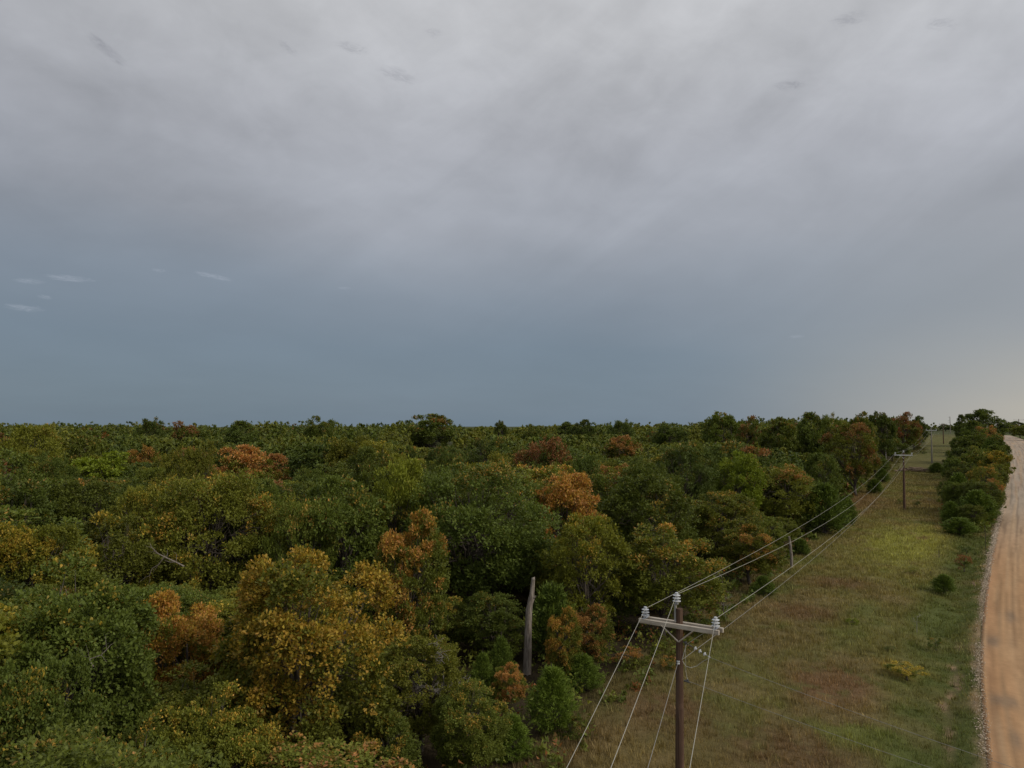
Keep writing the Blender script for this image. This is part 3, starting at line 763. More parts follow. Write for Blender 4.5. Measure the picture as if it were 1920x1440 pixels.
# hero trees: (px centre, px top, Y, px width, px of the lowest part seen, kind, tone, autumn, fall tone, label)
HERO = [
    (135, 1058, 25, 330, 1440, 'N', .24, .05, .3, 'big dark green oak filling the bottom left corner'),
    (562, 1048, 27, 320, 1440, 'N', .62, .54, .22, 'yellow and orange oak glowing at the front of the wood'),
    (335, 1112, 31, 175, 1260, 'n', .60, .86, .42, 'small orange oak between the dark corner oak and the yellow oak'),
    (925, 1118, 43, 130, 1262, 'M', .32, .05, .4, 'dark green oak filling the wood left of the tall dead snag'),
    (835, 1120, 44, 120, 1200, 'M', .45, .12, .3, 'olive green oak behind the grey dead tree'),
    (1150, 1060, 50, 110, 1230, 'M', .30, .06, .4, 'dark green oak between the snag and the near crossarm'),
    (395, 1292, 23, 210, 1440, 'N', .62, .10, .3, 'bright green low oak at the bottom left of the yellow oak'),
    (50, 1240, 19.5, 260, 1440, 'N', .22, .05, .3, 'green oak cut off by the bottom left corner below the big one'),
    (250, 1350, 20, 200, 1440, 'N', .30, .10, .3, 'grey-green young oak at the bottom edge left of the bright green one'),
    (60, 985, 38, 200, 1080, 'N', .80, .26, .12, 'yellowish oak standing behind the big corner oak'),
    (205, 965, 44, 190, 1060, 'M', .62, .12, .12, 'olive oak beside the yellowish oak at the left'),
    (390, 890, 50, 260, 1100, 'B', .66, .14, .35, 'broad olive oak with a pale bare limb showing in its crown'),
    (640, 896, 50, 190, 1080, 'M', .28, .04, .5, 'fresh green rounded oak left of the rust-topped oak'),
    (560, 930, 47, 130, 1050, 'M', .42, .06, .5, 'mid green oak squeezed between olive and fresh green oaks'),
    (770, 962, 40, 145, 1150, 'n', .52, .46, .46, 'oak with rust orange right side behind the yellow oak'),
    (880, 868, 52, 300, 1170, 'B', .20, .05, .5, 'largest dark green oak in the middle of the wood'),
    (1052, 888, 60, 140, 1010, 'M', .60, .72, .50, 'bright orange oak in the centre of the wood'),
    (1100, 968, 47, 150, 1160, 'M', .78, .10, .3, 'loose yellow-green oak in front of the bright orange oak'),
    (1215, 890, 62, 190, 1060, 'M', .35, .06, .4, 'rounded green oak right of the bright orange oak'),
    (1240, 985, 48, 180, 1230, 'M', .58, .15, .42, 'olive oak with orange tufts behind the near crossarm'),
    (1385, 850, 86, 100, 940, 'M', 1.0, .0, .2, 'feathery lime green tree standing in the darker oaks'),
    (1470, 872, 88, 130, 970, 'M', .62, .20, .65, 'brownish olive oak at the wood edge right of the lime green tree'),
    (1350, 925, 68, 130, 1070, 'M', .58, .12, .4, 'olive green oak at the wood edge above the near wires'),
    (1405, 985, 62, 105, 1110, 'n', .62, .22, .5, 'small orange-flecked oak on the wood edge by the leaning dead stub'),
    (1105, 1135, 41, 88, 1290, 'n', .55, .50, .60, 'low russet oak right of the tall dead snag'),
    (1055, 1140, 39, 70, 1230, 'n', .60, .42, .4, 'slim orange sapling oak just beside the dead snag'),
    (955, 1245, 36, 60, 1330, 'n', .55, .50, .60, 'little russet oak between the two front cedars'),
    (878, 1272, 29, 140, 1440, 'N', .45, .08, .4, 'small bright green oak at the bottom centre of the wood'),
    (715, 1345, 26, 140, 1440, 'n', .40, .16, .3, 'leafy green young oak tucked under the yellow oak'),
    (1600, 795, 122, 92, 930, 'M', .64, .30, .80, 'tall brownish oak on the wood edge by the second pole'),
    (450, 838, 98, 100, 900, 'F', .60, .62, .62, 'rust brown oak rising left of centre in the wood'),
    (522, 853, 104, 78, 902, 'F', .60, .58, .74, 'reddish pink oak beside the rust brown one'),
    (268, 838, 120, 60, 870, 'F', .60, .52, .5, 'dull orange tree far back on the left'),
    (180, 850, 96, 120, 900, 'F', 1.0, .02, .2, 'yellow-green spreading tree at the left of the wood'),
    (1165, 818, 150, 70, 860, 'F', .60, .45, .66, 'orange-brown oak far back right of centre'),
    (600, 782, 215, 60, 820, 'F', .30, .05, .6, 'dark oak standing above the skyline left of centre'),
    (808, 778, 205, 92, 840, 'F', .30, .12, .75, 'flat-topped oak highest on the skyline at the centre'),
    (455, 791, 200, 72, 830, 'F', .15, .02, .6, 'dark domed oak on the skyline at the left'),
    (285, 786, 215, 50, 815, 'F', .20, .04, .6, 'dark small oak poking above the skyline at the left'),
    (350, 792, 200, 52, 820, 'F', .50, .42, .80, 'reddish brown oak on the skyline between the two dark ones'),
    (940, 790, 205, 26, 815, 'F', .40, .05, .6, 'little round tree alone on the skyline'),
    (1000, 797, 190, 40, 820, 'F', .35, .05, .6, 'ragged green tree right of the little round one'),
    (1065, 792, 215, 44, 815, 'F', .05, .0, .6, 'spreading dark tree first of the skyline group right of centre'),
    (1095, 788, 210, 42, 815, 'F', .0, .0, .6, 'darkest dense tree on the skyline right of centre'),
    (1168, 789, 200, 48, 815, 'F', .05, .0, .6, 'dark blue-green tree right of the darkest skyline tree'),
    (1255, 796, 180, 60, 830, 'F', .15, .02, .6, 'low dark green oak on the skyline before the high edge trees'),
    (1355, 775, 172, 70, 830, 'F', .30, .05, .6, 'tall oak starting the high skyline on the right'),
    (1405, 783, 160, 60, 830, 'F', .40, .22, .8, 'green oak with a brown flank right of the tall oak'),
    (1465, 785, 150, 66, 840, 'F', .38, .05, .6, 'rounded oak in the dip of the high skyline'),
    (1522, 776, 152, 66, 850, 'F', .28, .04, .6, 'broad dark oak on the high skyline left of the brownish oak'),
    (1560, 779, 150, 50, 850, 'F', .35, .04, .6, 'green oak close behind the tall brownish one'),
    (1615, 775, 165, 54, 830, 'F', .45, .12, .6, 'thin-topped oak on the skyline above the second pole'),
    (1652, 775, 175, 56, 860, 'F', .22, .04, .6, 'dark green oak at the end of the wood edge'),
    (1692, 775, 222, 58, 835, 'F', .50, .60, .95, 'deep red oak at the far end of the wood'),
    (1722, 781, 250, 26, 815, 'F', .10, .02, .6, 'narrow dark tree behind the deep red oak'),
    (1540, 850, 112, 70, 960, 'M', .25, .03, .6, 'dark green edge oak left of the brownish oak'),
    (1640, 850, 150, 50, 905, 'F', .20, .03, .6, 'low dark oak at the foot of the wood behind the second pole'),
    (1672, 822, 185, 46, 870, 'F', .30, .05, .6, 'dark edge oak between second and third poles'),
    (1712, 812, 232, 30, 842, 'F', .45, .55, .95, 'small red-flecked oak at the wood edge by the third pole'),
]
placed = []          # x, y, R, H, px-left, px-right, top, bottom seen, Y
marks = []           # landmarks for the labels
fN = fn = fM = fF = fB = 0
for (px, pt, Y, pw, pb, kd, tone, au, fa, lab) in HERO:
    p = at(px, pt, Y); x, y = p.x, Y
    H = p.z - gz(x, y); Rr = pw / 2 / F * Y
    if kd == 'N': proto = NEAR[(0, 1, 0, 1)[fN % 4]]; fN += 1
    elif kd == 'n': proto = NEAR[2]; fn += 1
    elif kd == 'M': proto = MID[fM % 6]; fM += 1
    elif kd == 'B': proto = BIG[fB % 2]; fB += 1
    else: proto = FAR[fF % 6]; fF += 1
    place_tree('oak_tree', proto, x, y, H, Rr, random.uniform(0, 6.28), tone, au, fa, lab)
    placed.append((x, y, Rr, H, px - pw / 2, px + pw / 2, pt, pb, Y)); marks.append((px, (pt + min(pb, pt + pw)) / 2, Y, lab))

# cedars: px centre, px top, px base, px width, kind, tone, label
CEDARS = [
    (1035, 1085, 1240, 100, 'M', .15, 'tall dark cedar standing directly behind the snag'),
    (940, 1180, 1300, 60, 'N', .30, 'dark cedar left of the snag base'),
    (1035, 1236, 1375, 104, 'N', .75, 'bright green bushy cedar at the wood edge below the snag'),
    (960, 1328, 1432, 88, 'N', .80, 'smaller bright green cedar at the bottom of the wood edge'),
    (1092, 1218, 1300, 80, 'N', .60, 'green cedar half hidden behind the big front cedar'),
    (905, 1210, 1330, 60, 'N', .45, 'slender cedar rising between dead tree and snag'),
    (1548, 900, 1003, 84, 'M', .20, 'dark green cedar on the wood edge beyond the dead stub'),
    (1585, 925, 985, 50, 'M', .25, 'dark cedar right behind the wood edge cedar'),
    (1432, 1075, 1118, 50, 'M', .25, 'low dark cedar at the wood edge under the wires'),
    (1502, 1008, 1042, 36, 'M', .22, 'low dark cedar just right of the dead stub'),
    (1640, 895, 925, 34, 'M', .40, 'round small cedar left of the second pole'),
    (1655, 875, 905, 30, 'M', .30, 'small cedar bush close to the wood left of the second pole'),
    (1800, 968, 1003, 62, 'M', .50, 'lighter green cedar bush at the near end of the roadside thicket'),
    (1770, 1073, 1112, 48, 'M', .40, 'round dark cedar bush alone beside the road verge'),
    (1785, 935, 985, 46, 'M', .30, 'cedar at the left foot of the roadside thicket'),
    (1835, 915, 985, 70, 'M', .40, 'large cedar in front of the roadside thicket'),
    (1800, 880, 960, 56, 'M', .35, 'cedar standing behind the thicket front on the field side'),
    (1757, 865, 887, 34, 'M', .10, 'dark cedar bush beside the brush pile'),
    (1815, 850, 900, 44, 'M', .30, 'dark green cedar in the middle of the roadside thicket'),
    (1858, 820, 880, 40, 'M', .25, 'cedar on the road side of the thicket'),
    (1782, 855, 880, 30, 'M', .12, 'second dark cedar bush beside the brush pile'),
]
k = 0
for (px, pt, pb, pw, kd, tone, lab) in CEDARS:
    x, y = on_ground(px, pb); p = at(px, pt, y)
    H = max(1.0, p.z - gz(x, y)); Rr = pw / 2 / F * y
    proto = (CED_N if kd == 'N' else CED_M)[k % (2 if kd == 'N' else 3)]; k += 1
    place_tree('cedar_tree' if H > 2.2 else 'cedar_bush', proto, x, y, H, Rr, random.uniform(0, 6.28), tone, 0, 0, lab, 'cedar')
    placed.append((x, y, Rr * .8, H, px - pw / 2, px + pw / 2, pt, pb, y)); marks.append((px, (pt + pb) / 2, y, lab))

# broadleaf trees of the roadside thicket and the far end: px, top, base, width, tone, autumn, fall, label
THICKET = [
    (1842, 769, 838, 56, .12, .02, .6, 'largest dark tree of the roadside thicket, above the skyline'),
    (1806, 779, 845, 24, .25, .10, .6, 'narrow see-through tree at the left of the big thicket tree'),
    (1855, 800, 858, 44, .35, .40, .75, 'thicket tree with a reddish crown below the largest one'),
    (1825, 812, 872, 50, .35, .05, .6, 'green thicket tree facing the field'),
    (1870, 818, 880, 36, .20, .03, .6, 'dark thicket tree leaning to the road'),
    (1838, 838, 905, 54, .45, .15, .5, 'olive thicket tree in the middle row'),
    (1866, 846, 915, 44, .68, .30, .25, 'yellowish thicket tree beside the road'),
    (1812, 866, 930, 44, .40, .10, .6, 'mid green thicket tree by the field'),
    (1850, 872, 945, 52, .60, .28, .45, 'olive and orange thicket tree near the sign'),
    (1800, 905, 965, 44, .30, .05, .6, 'green thicket tree over the front cedars'),
    (1862, 898, 968, 34, .55, .50, .7, 'rusty low thicket tree at the road side'),
    (1828, 900, 970, 50, .38, .08, .6, 'dense green thicket tree behind the large cedar'),
    (1808, 840, 895, 46, .22, .05, .6, 'dark field-side thicket tree at the height of the brush pile'),
    (1868, 870, 930, 40, .50, .12, .5, 'olive thicket tree bulging over the road edge'),
    (1806, 818, 868, 34, .15, .03, .6, 'dark thicket tree on the field side below the narrow see-through tree'),
    (1850, 905, 975, 56, .35, .10, .6, 'green thicket tree beside the road sign'),
    (1796, 858, 915, 36, .25, .05, .6, 'dark green thicket tree above the cedars on the field side'),
    (1822, 945, 990, 44, .42, .10, .6, 'green leafy tree between the front cedars of the thicket'),
    (1872, 835, 895, 36, .32, .05, .6, 'green thicket tree hanging over the road edge at the first bend'),
    (1830, 790, 850, 44, .22, .05, .6, 'dark thicket tree in front of the two tallest'),
    (1782, 900, 960, 34, .25, .05, .6, 'small dark tree at the field side of the thicket front'),
]
for i, (px, pt, pb, pw, tone, au, fa, lab) in enumerate(THICKET):
    x, y = on_ground(px, pb); p = at(px, pt, y); H = max(1.5, p.z - gz(x, y)); Rr = min(pw / 2 / F * y * 1.15, H * .66); au = max(0, au - .08)
    place_tree('thicket_tree', MID[(i * 2 + 1) % 6] if y < 130 else FAR[i % 6], x, y, H, Rr, random.uniform(0, 6.28), tone, au, fa, lab, group='trees of the roadside thicket')
    placed.append((x, y, Rr * .7, H, px - pw / 2, px + pw / 2, pt, pb, y)); marks.append((px, (pt + pb) / 2, y, lab))

# trees beyond the end of the field and road: px, top, Y, width
for i, (px, pt, Y, pw, tone, lab) in enumerate([
        (1745, 800, 520, 26, .45, 'pale green tree at the far end of the field, left of the third pole'), (1772, 796, 540, 26, .05, 'dark round tree behind the fourth pole'),
        (1758, 803, 560, 22, .3, 'low tree between the third and fourth poles'), (1788, 801, 560, 22, .2, 'low dark tree by the tallest pole'), (1798, 797, 500, 20, .2, 'dark tree touching the left end of the thicket'),
        (1887, 790, 470, 36, .05, 'dark blue-green tree beyond the bend of the road'), (1902, 790, 480, 30, .08, 'dark round tree below the far right pole'),
        (1893, 803, 420, 36, .35, 'green scrub tree behind the bend of the road'), (1912, 797, 330, 34, .55, 'olive bush on the bank right of the road'), (1932, 795, 300, 40, .5, 'olive tree cut by the right edge of the photo'),
        (1875, 800, 480, 24, .35, 'low green tree just past the big thicket tree')]):
    p = at(px, pt, Y); H = p.z - gz(p.x, Y)
    place_tree('far_tree', FAR[i % 6], p.x, Y, H, pw / 2 / F * Y, i * 1.3, tone, .05, .6, lab, group='trees beyond the end of the field')
    placed.append((p.x, Y, 4, H, px - pw / 2, px + pw / 2, pt, pt + 20, Y))

placed.append((0, 31, .5, 4, 765, 885, 1190, 1310, 31.5)); placed.append((0, 35, .5, 4, 970, 1022, 1085, 1262, 41))
# ------------------------------------------------------------------ the rest of the wood
rng = np.random.default_rng(77)
cands = []
def allowed(x, y, Rr):
    s, t = st(x, y)
    lim = float(wood_t(s))
    if s > 330: lim = -26 if s < 420 else 400
    if t > lim - Rr * .55: return False
    return True
pos = [(a[0], a[1], a[2]) for a in placed]
cell = {}
def near_ok(x, y, r):
    for i in range(int((x - 12) // 12), int((x + 12) // 12) + 1):
        for j in range(int((y - 12) // 12), int((y + 12) // 12) + 1):
            for (a, b, c) in cell.get((i, j), ()):
                if (a - x) ** 2 + (b - y) ** 2 < (.62 * (r + c)) ** 2: return False
    return True
def put(x, y, r): cell.setdefault((int(x // 12), int(y // 12)), []).append((x, y, r))
for a in pos: put(*a)
fill = []
TAN = math.tan(R(37.6))
for ring in [(13, 60, 6000), (60, 140, 14000), (140, 330, 30000), (330, 620, 9000)]:
    for _ in range(ring[2]):
        y = math.sqrt(rng.uniform(ring[0] ** 2, ring[1] ** 2)); x = rng.uniform(-TAN, .64) * (y + 3)
        Rr = float(np.clip(rng.normal(3.8, .9), 2.0, 5.6)) * (1 if y < 140 else 1.42 if y < 330 else 2.4)
        if not allowed(x, y, Rr) or not near_ok(x, y, Rr): continue
        H = float(np.clip(rng.normal(9.2 if y < 140 else 8.4, 1.8), 5.0, 13))
        s, t = st(x, y)
        # shorter trees right at the wood edge
        if float(wood_t(s)) - t < 6 and y < 120: H *= rng.uniform(.65, .9)
        z = gz(x, y)
        # a tree standing in front of one picked out above must not hide it
        for _it in range(2):
            cx, cy = to_px((x, y, z + H)); w = Rr / y * F * .85; ok = True
            for q in placed:
                if q[8] > y + .5 and q[4] + 4 < cx + w and q[5] - 4 > cx - w and cy < min(q[7], 1405):
                    frac = min(cx + w, q[5]) - max(cx - w, q[4])
                    if frac > .18 * min(2 * w, q[5] - q[4]):
                        top = at(cx, min(q[7], 1405), y).z - z
                        if top < H: H = top
            if H < 1.8: ok = False; break
        if not ok: continue
        # keep the skyline as in the photograph
        sky_top = np.interp(cx, [0, 60, 130, 250, 330, 415, 450, 560, 640, 760, 850, 880, 1040, 1100, 1300, 1350, 1730], [799, 801, 797, 799, 798, 806, 800, 797, 796, 796, 804, 808, 806, 800, 800, 790, 785]) + (float(rng.uniform(-10, 3)) if y < 330 else float(rng.uniform(8, 18)))
        cx, cy = to_px((x, y, z + H))
        if cy < sky_top: H = at(cx, sky_top, y).z - z
        if H < 2: continue
        Rr2 = min(Rr, H * .62) * 1.06
        put(x, y, Rr); fill.append((y, x, Rr2, H, z, cx, max(cy, sky_top)))
fill.sort()
# patches of drier or greener trees
def pick_colour(x, y, r):
    n = float(fbm(np.array(x / 38 + 4), np.array(y / 38), 201, 2)); m = rng.random()
    tone = float(np.clip(.10 + .62 * n + rng.normal(0, .20), 0, .85))
    if m < .03: return tone, .45, float(rng.uniform(.5, .9)), 'rust tinged oak'
    if m < .08: return .58, .14, float(rng.uniform(.3, .7)), 'olive oak with scattered orange leaves'
    if m < .22: return .72, .07, .2, 'yellowish green oak'
    return tone, float(rng.uniform(-.02, .05)), .5, ('dark green oak' if tone < .32 else 'mid green oak' if tone < .5 else 'olive green oak')
ORD = ['first', 'second', 'third', 'fourth', 'fifth', 'sixth', 'seventh', 'eighth', 'ninth', 'tenth', 'eleventh', 'twelfth', 'thirteenth', 'fourteenth', 'fifteenth', 'sixteenth', 'seventeenth', 'eighteenth', 'nineteenth', 'twentieth']
short = {m[3]: m[3] for m in marks}
N_IND = 225
singles, mass = fill[:N_IND], fill[N_IND:]
jobs = {}
for f in singles:
    y, x, Rr, H, z, cx, cy = f
    tone, au, fa, cname = pick_colour(x, y, Rr)
    cyc = cy + .5 * Rr / y * F
    best = min((m for m in marks if 0 < m[0] < 1920 and m[3][:6] != 'cedar '), key=lambda m: math.hypot(m[0] - cx, (m[1] - cyc) * 1.3))
    dxp = cx - best[0]
    far = 'behind' if y > best[2] else 'in front of'
    if abs(dxp) > 70: rel = ('to the left of' if dxp < 0 else 'to the right of')
    else: rel = far
    jobs.setdefault((best[3], rel), []).append((math.hypot(dxp, best[1] - cyc), f, tone, au, fa, cname))
SHORT = {}
def shorten(l):
    w = l.split()
    cut = []
    for q in w:
        if q in ('at', 'on', 'in', 'with', 'of', 'glowing', 'filling', 'standing', 'between', 'beside', 'behind', 'rising', 'right', 'left', 'far', 'above', 'beyond', 'just', 'close', 'half', 'tucked', 'squeezed', 'highest', 'poking', 'first', 'alone', 'starting', 'over', 'facing', 'leaning', 'near', 'below') and len(cut) > 2: break
        cut.append(q)
    s = ' '.join(cut); return s
cnt = {}
for m in marks: SHORT[m[3]] = shorten(m[3]); cnt[SHORT[m[3]]] = cnt.get(SHORT[m[3]], 0) + 1
for (lab, rel), lst in jobs.items():
    lst.sort(key=lambda q: q[0])
    ref = SHORT[lab] if cnt[SHORT[lab]] == 1 else lab
    for i, (dd, f, tone, au, fa, cname) in enumerate(lst):
        y, x, Rr, H, z, cx, cy = f
        o_ = ORD[i] if i < len(ORD) else 'outermost'
        label = '%s, the %s tree %s the %s' % (cname, o_ if len(lst) > 1 else 'nearest', rel, ref)
        if len(label.split()) > 16: label = '%s, %s %s the %s' % (cname, o_, rel, ref)
        label = ' '.join(label.split()[:16])
        proto = (NEAR[int(rng.integers(0, 3))] if y < 40 else MID[int(rng.integers(0, 6))] if y < 92 else FAR[int(rng.integers(0, 6))])
        if y < 40 and Rr > 3.6: proto = NEAR[3]
        place_tree('oak_tree', proto, x, y, H, Rr, float(rng.uniform(0, 6.28)), tone, au, fa, label, group='oaks of the wood')
# beyond the nearest few hundred: one mass of woodland
Vs, Fs, As, off = [], [], [], 0
def small_crown(seed, n):
    r_ = np.random.default_rng(seed); npf = 14
    i = np.arange(npf) + .5; ph = np.arccos(1 - 1.4 * i / npf); th = 2.4 * i * 2 + seed
    d = np.stack([np.cos(th) * np.sin(ph), np.sin(th) * np.sin(ph), np.cos(ph)], -1)
    PC = d * np.array([.62, .62, .34]) + np.array([0, 0, .58]); PR = .25 + .14 * r_.random(npf)
    pk = r_.integers(0, npf, n); q = unit(r_.normal(0, 1, (n, 3)) + np.array([0, 0, .6]) + d[pk])
    tt = n // 12; tp = r_.integers(0, npf, tt); tq = unit(r_.normal(0, 1, (tt, 3)) + np.array([0, 0, .6]) + d[tp]); TC = PC[tp] + tq * PR[tp][:, None] * np.array([1, 1, .62]) * (.7 + .4 * r_.random((tt, 1)))
    tu = r_.integers(0, tt, n); q = unit(r_.normal(0, 1, (n, 3)) + tq[tu]); P = TC[tu] + q * .10 * r_.random((n, 1)) ** .5 * np.array([1, 1, .7])
    P[:, 2] = np.maximum(P[:, 2] / P[:, 2].max(), .03)
    return P, q
protos_s = [small_crown(300 + k, 900) for k in range(6)]
protos_m = [small_crown(310 + k, 480) for k in range(6)]
protos_t = [small_crown(320 + k, 110) for k in range(6)]
for j, (y, x, Rr, H, z, cx, cy) in enumerate(mass):
    P, q = (protos_s if y < 190 else protos_m if y < 330 else protos_t)[j % 6]; n = len(P)
    a_ = rng.uniform(0, 6.28); ca_, sa_ = math.cos(a_), math.sin(a_)
    P = np.stack([(P[:, 0] * ca_ - P[:, 1] * sa_) * Rr * 1.05, (P[:, 0] * sa_ + P[:, 1] * ca_) * Rr * 1.05, P[:, 2] * H], -1) + np.array([x, y, z])
    ax = unit(q + rng.normal(0, .7, (n, 3))); nn = unit(np.array([0, 0, .8]) + q * .6 + rng.normal(0, .4, (n, 3))); sd_ = unit(np.cross(nn, ax))
    l = (.42 + .36 * rng.random((n, 1))) * (1 if y < 220 else 1.25 if y < 330 else 3.4)
    V4 = np.stack([P - ax * l * .45 + sd_ * l * .33, P + ax * l * .5, P - ax * l * .4 - sd_ * l * .33], 1).reshape(-1, 3)
    tone, au, fa, _c = pick_colour(x, y, Rr)
    Vs.append(V4); Fs.append(np.arange(n * 3) + off); off += n * 3
    As.append(np.stack([np.full(n, tone), np.full(n, au), rng.random(n)], -1).repeat(3, 0))
M_MASS, N = new_mat('distant_leaves')
at_l = attr(N, 'leaf'); sp = N.node('ShaderNodeSeparateColor'); N.l.new(at_l.outputs['Color'], sp.inputs[0])
green = N.ramp(sp.outputs[0], [(0.0, (0.088, 0.120, 0.028)), (0.25, (0.113, 0.150, 0.028)), (0.5, (0.144, 0.170, 0.028)), (0.75, (0.192, 0.198, 0.028)), (1.0, (0.205, 0.262, 0.026))])
cc = N.mix(N.maprange(N.math('ADD', sp.outputs[1], N.math('MULTIPLY', sp.outputs[2], .5)), .55, .8), green, (0.23, 0.10, 0.035))
vary = N.math('ADD', 0.62, N.math('MULTIPLY', sp.outputs[2], 0.80))
gcv = N.node('ShaderNodeCombineXYZ'); [N.put(gcv.inputs[i], vary) for i in range(3)]
leaf_out(N, N.mix(1.0, cc, gcv.outputs[0], 'MULTIPLY'))
if Vs:
    o = link('distant_woods', mesh_np('distant_woods', np.concatenate(Vs), np.concatenate(Fs), 3, M_MASS, {'leaf': np.concatenate(As)}))
    tag(o, 'far wood merging into one canopy towards the horizon', kind='stuff')

# low growth on the wood floor and along its foot
rng = np.random.default_rng(31)
n_c = 3800
us = 8 + 150 * rng.random(n_c) ** 1.25; ud = rng.random(n_c) ** 1.5 * 75 - 1.0
ut = wood_t(us) - ud
ux, uy = xy(us, ut); k_ = (uy > 14) & (np.abs(ux) < .8 * uy + 5); us, ut, ux, uy = us[k_], ut[k_], ux[k_], uy[k_]; n_c = len(us)
uh = (.5 + 1.7 * rng.random(n_c) ** 1.6) * (.6 + .8 * fbm(ux / 6, uy / 6, 55, 2)); uh = uh * np.where(ut > wood_t(us) - 1, .55, 1)
hs = 106 + 165 * rng.random(900) ** 1.1; ht = edge_t(hs) - 1.4 - rng.random(900) * np.interp(hs, [104, 125, 180, 270], [3.0, 5.5, 6.5, 8])
hx, hy = xy(hs, ht); hh__ = (.8 + 2.6 * rng.random(900) ** 1.3) * np.interp(hs, [106, 122], [.45, 1])
us, ut, ux, uy, uh = [np.concatenate(q_) for q_ in ((us, hs), (ut, ht), (ux, hx), (uy, hy), (uh, hh__))]; n_c = len(us)
per_c = 34; m_ = n_c * per_c
cx_ = np.stack([ux, uy, terrain(ux, uy)], -1).repeat(per_c, 0); hh_ = uh.repeat(per_c)
dq = unit(rng.normal(0, 1, (m_, 3)) + np.array([0, 0, .5])); dq[:, 2] = np.abs(dq[:, 2])
P = cx_ + dq * np.stack([hh_ * .65, hh_ * .65, hh_], -1) * (rng.random((m_, 1)) ** .4)
ax = unit(dq + rng.normal(0, .7, (m_, 3))); nn = unit(np.array([0, 0, .8]) + dq * .5 + rng.normal(0, .4, (m_, 3))); sd_ = unit(np.cross(nn, ax))
l = ((.16 + .12 * rng.random(m_)) * np.clip(cx_[:, 1] / 45, 1, 2.6))[:, None]
V4 = np.stack([P - ax * l * .45 + sd_ * l * .33, P + ax * l * .5, P - ax * l * .4 - sd_ * l * .33], 1).reshape(-1, 3)
tn_ = np.clip(.2 + .5 * fbm(ux / 9, uy / 9, 57, 2) + rng.normal(0, .1, n_c), 0, .8).repeat(per_c); au_ = (rng.random(n_c) < .12).astype(float).repeat(per_c) * .5
o = link('undergrowth', mesh_np('undergrowth', V4, np.arange(m_ * 3), 3, M_MASS, {'leaf': np.stack([tn_, au_, rng.random(m_)], -1).repeat(3, 0)}))
tag(o, 'low leafy undergrowth beneath the trees and through the roadside thicket', kind='stuff')

# ------------------------------------------------------------------ dead trees
def snag():
    p0 = at(988, 1262, 41); top = at(1001, 1083, 41); g = gz(p0.x, 41)
    root = empty('dead_snag', (p0.x, 41, g)); tag(root, 'tall bare dead trunk with a broken top standing in the wood edge', 'dead tree')
    H = top.z - g; dxs = top.x - p0.x; mb = MB()
    pr = [(0, 0), (.25, .12), (.45, .20), (.6, .28), (.66, .30), (.72, .46), (.78, .66), (.84, .70), (.92, .78), (.985, .95), (1.0, 1.0)]
    rs = [.23, .215, .195, .185, .19, .16, .165, .125, .115, .095, .035]
    pts = [(dxs * 1.0 * b, .02 * math.sin(9 * a), H * a) for a, b in pr]
    mb.tube(pts, rs, 12)
    # lumps of loose bark and a torn top
    rr_ = random.Random(4)
    mb.v = [(x * 1 + rr_.uniform(-.022, .022), y + rr_.uniform(-.022, .022), z + rr_.uniform(-.03, .03)) for x, y, z in mb.v]
    mb.build('trunk', M_DEAD, root)
    kn = MB(); kn.tube([(dxs * .68, 0, H * .79), (dxs * .68 + .17, -.1, H * .80), (dxs * .68 + .24, -.12, H * .815)], [.09, .06, .02], 7); kn.build('knot', M_DEAD, root)
    sl = MB(); sl.tube([(dxs * .95, 0, H * .96), (dxs * 1.02 + .03, .02, H * 1.01)], [.05, .012], 5); sl.build('splinter', M_DEAD, root)
snag()
def bare_tree(name, root_p, H, spread_, seed, label, n_main=9, r0=.09, depth=4):
    root = empty(name, root_p); tag(root, label, 'dead tree'); rr_ = random.Random(seed)
    tm, bm = MB(), MB()
    tr = [(0, 0, -.2), (rr_.uniform(-.1, .1), 0, H * .25), (rr_.uniform(-.15, .15), .1, H * .5), (rr_.uniform(-.2, .2), .1, H * .78)]
    tm.tube(tr, [r0, r0 * .8, r0 * .6, r0 * .35], 7)
    def grow(p, d, L, r, dep):
        pts = [p]; dd = d.copy()
        for i in range(4):
            dd = (dd + Vector((rr_.gauss(0, .22), rr_.gauss(0, .22), rr_.gauss(0, .16) - .02))).normalized(); pts.append(pts[-1] + dd * L / 4)
        bm.tube(pts, [r, r * .85, r * .7, r * .55, r * .4], 4 if dep > 1 else 3, False)
        if dep > 0:
            for i in range(rr_.randint(3, 5)):
                k_ = rr_.randint(1, 4); nd = (dd + Vector((rr_.gauss(0, .7), rr_.gauss(0, .7), rr_.gauss(.05, .45)))).normalized()
                grow(pts[k_], nd, L * rr_.uniform(.45, .75), max(.0075, r * .5), dep - 1)
    for i in range(n_main):
        u = rr_.uniform(.3, 1.0); k_ = min(3, int(u * 4)); a_ = i * 2.4
        grow(Vector(tr[max(1, k_)]), Vector((math.cos(a_), math.sin(a_), rr_.uniform(.15, .9))).normalized(), spread_ * rr_.uniform(.45, .65), r0 * .35, depth - 1)
    tm.build('trunk', M_DEADTWIG, root); bm.build('branches', M_DEADTWIG, root)
    return root
p = at(832, 1188, 31.5); g = gz(p.x, 31.5)
bare_tree('dead_tree', (p.x, 31.5, g), p.z - g, 1.6, 3, 'grey leafless dead tree with fine tangled twigs behind the small bright green oak', 12, .07)
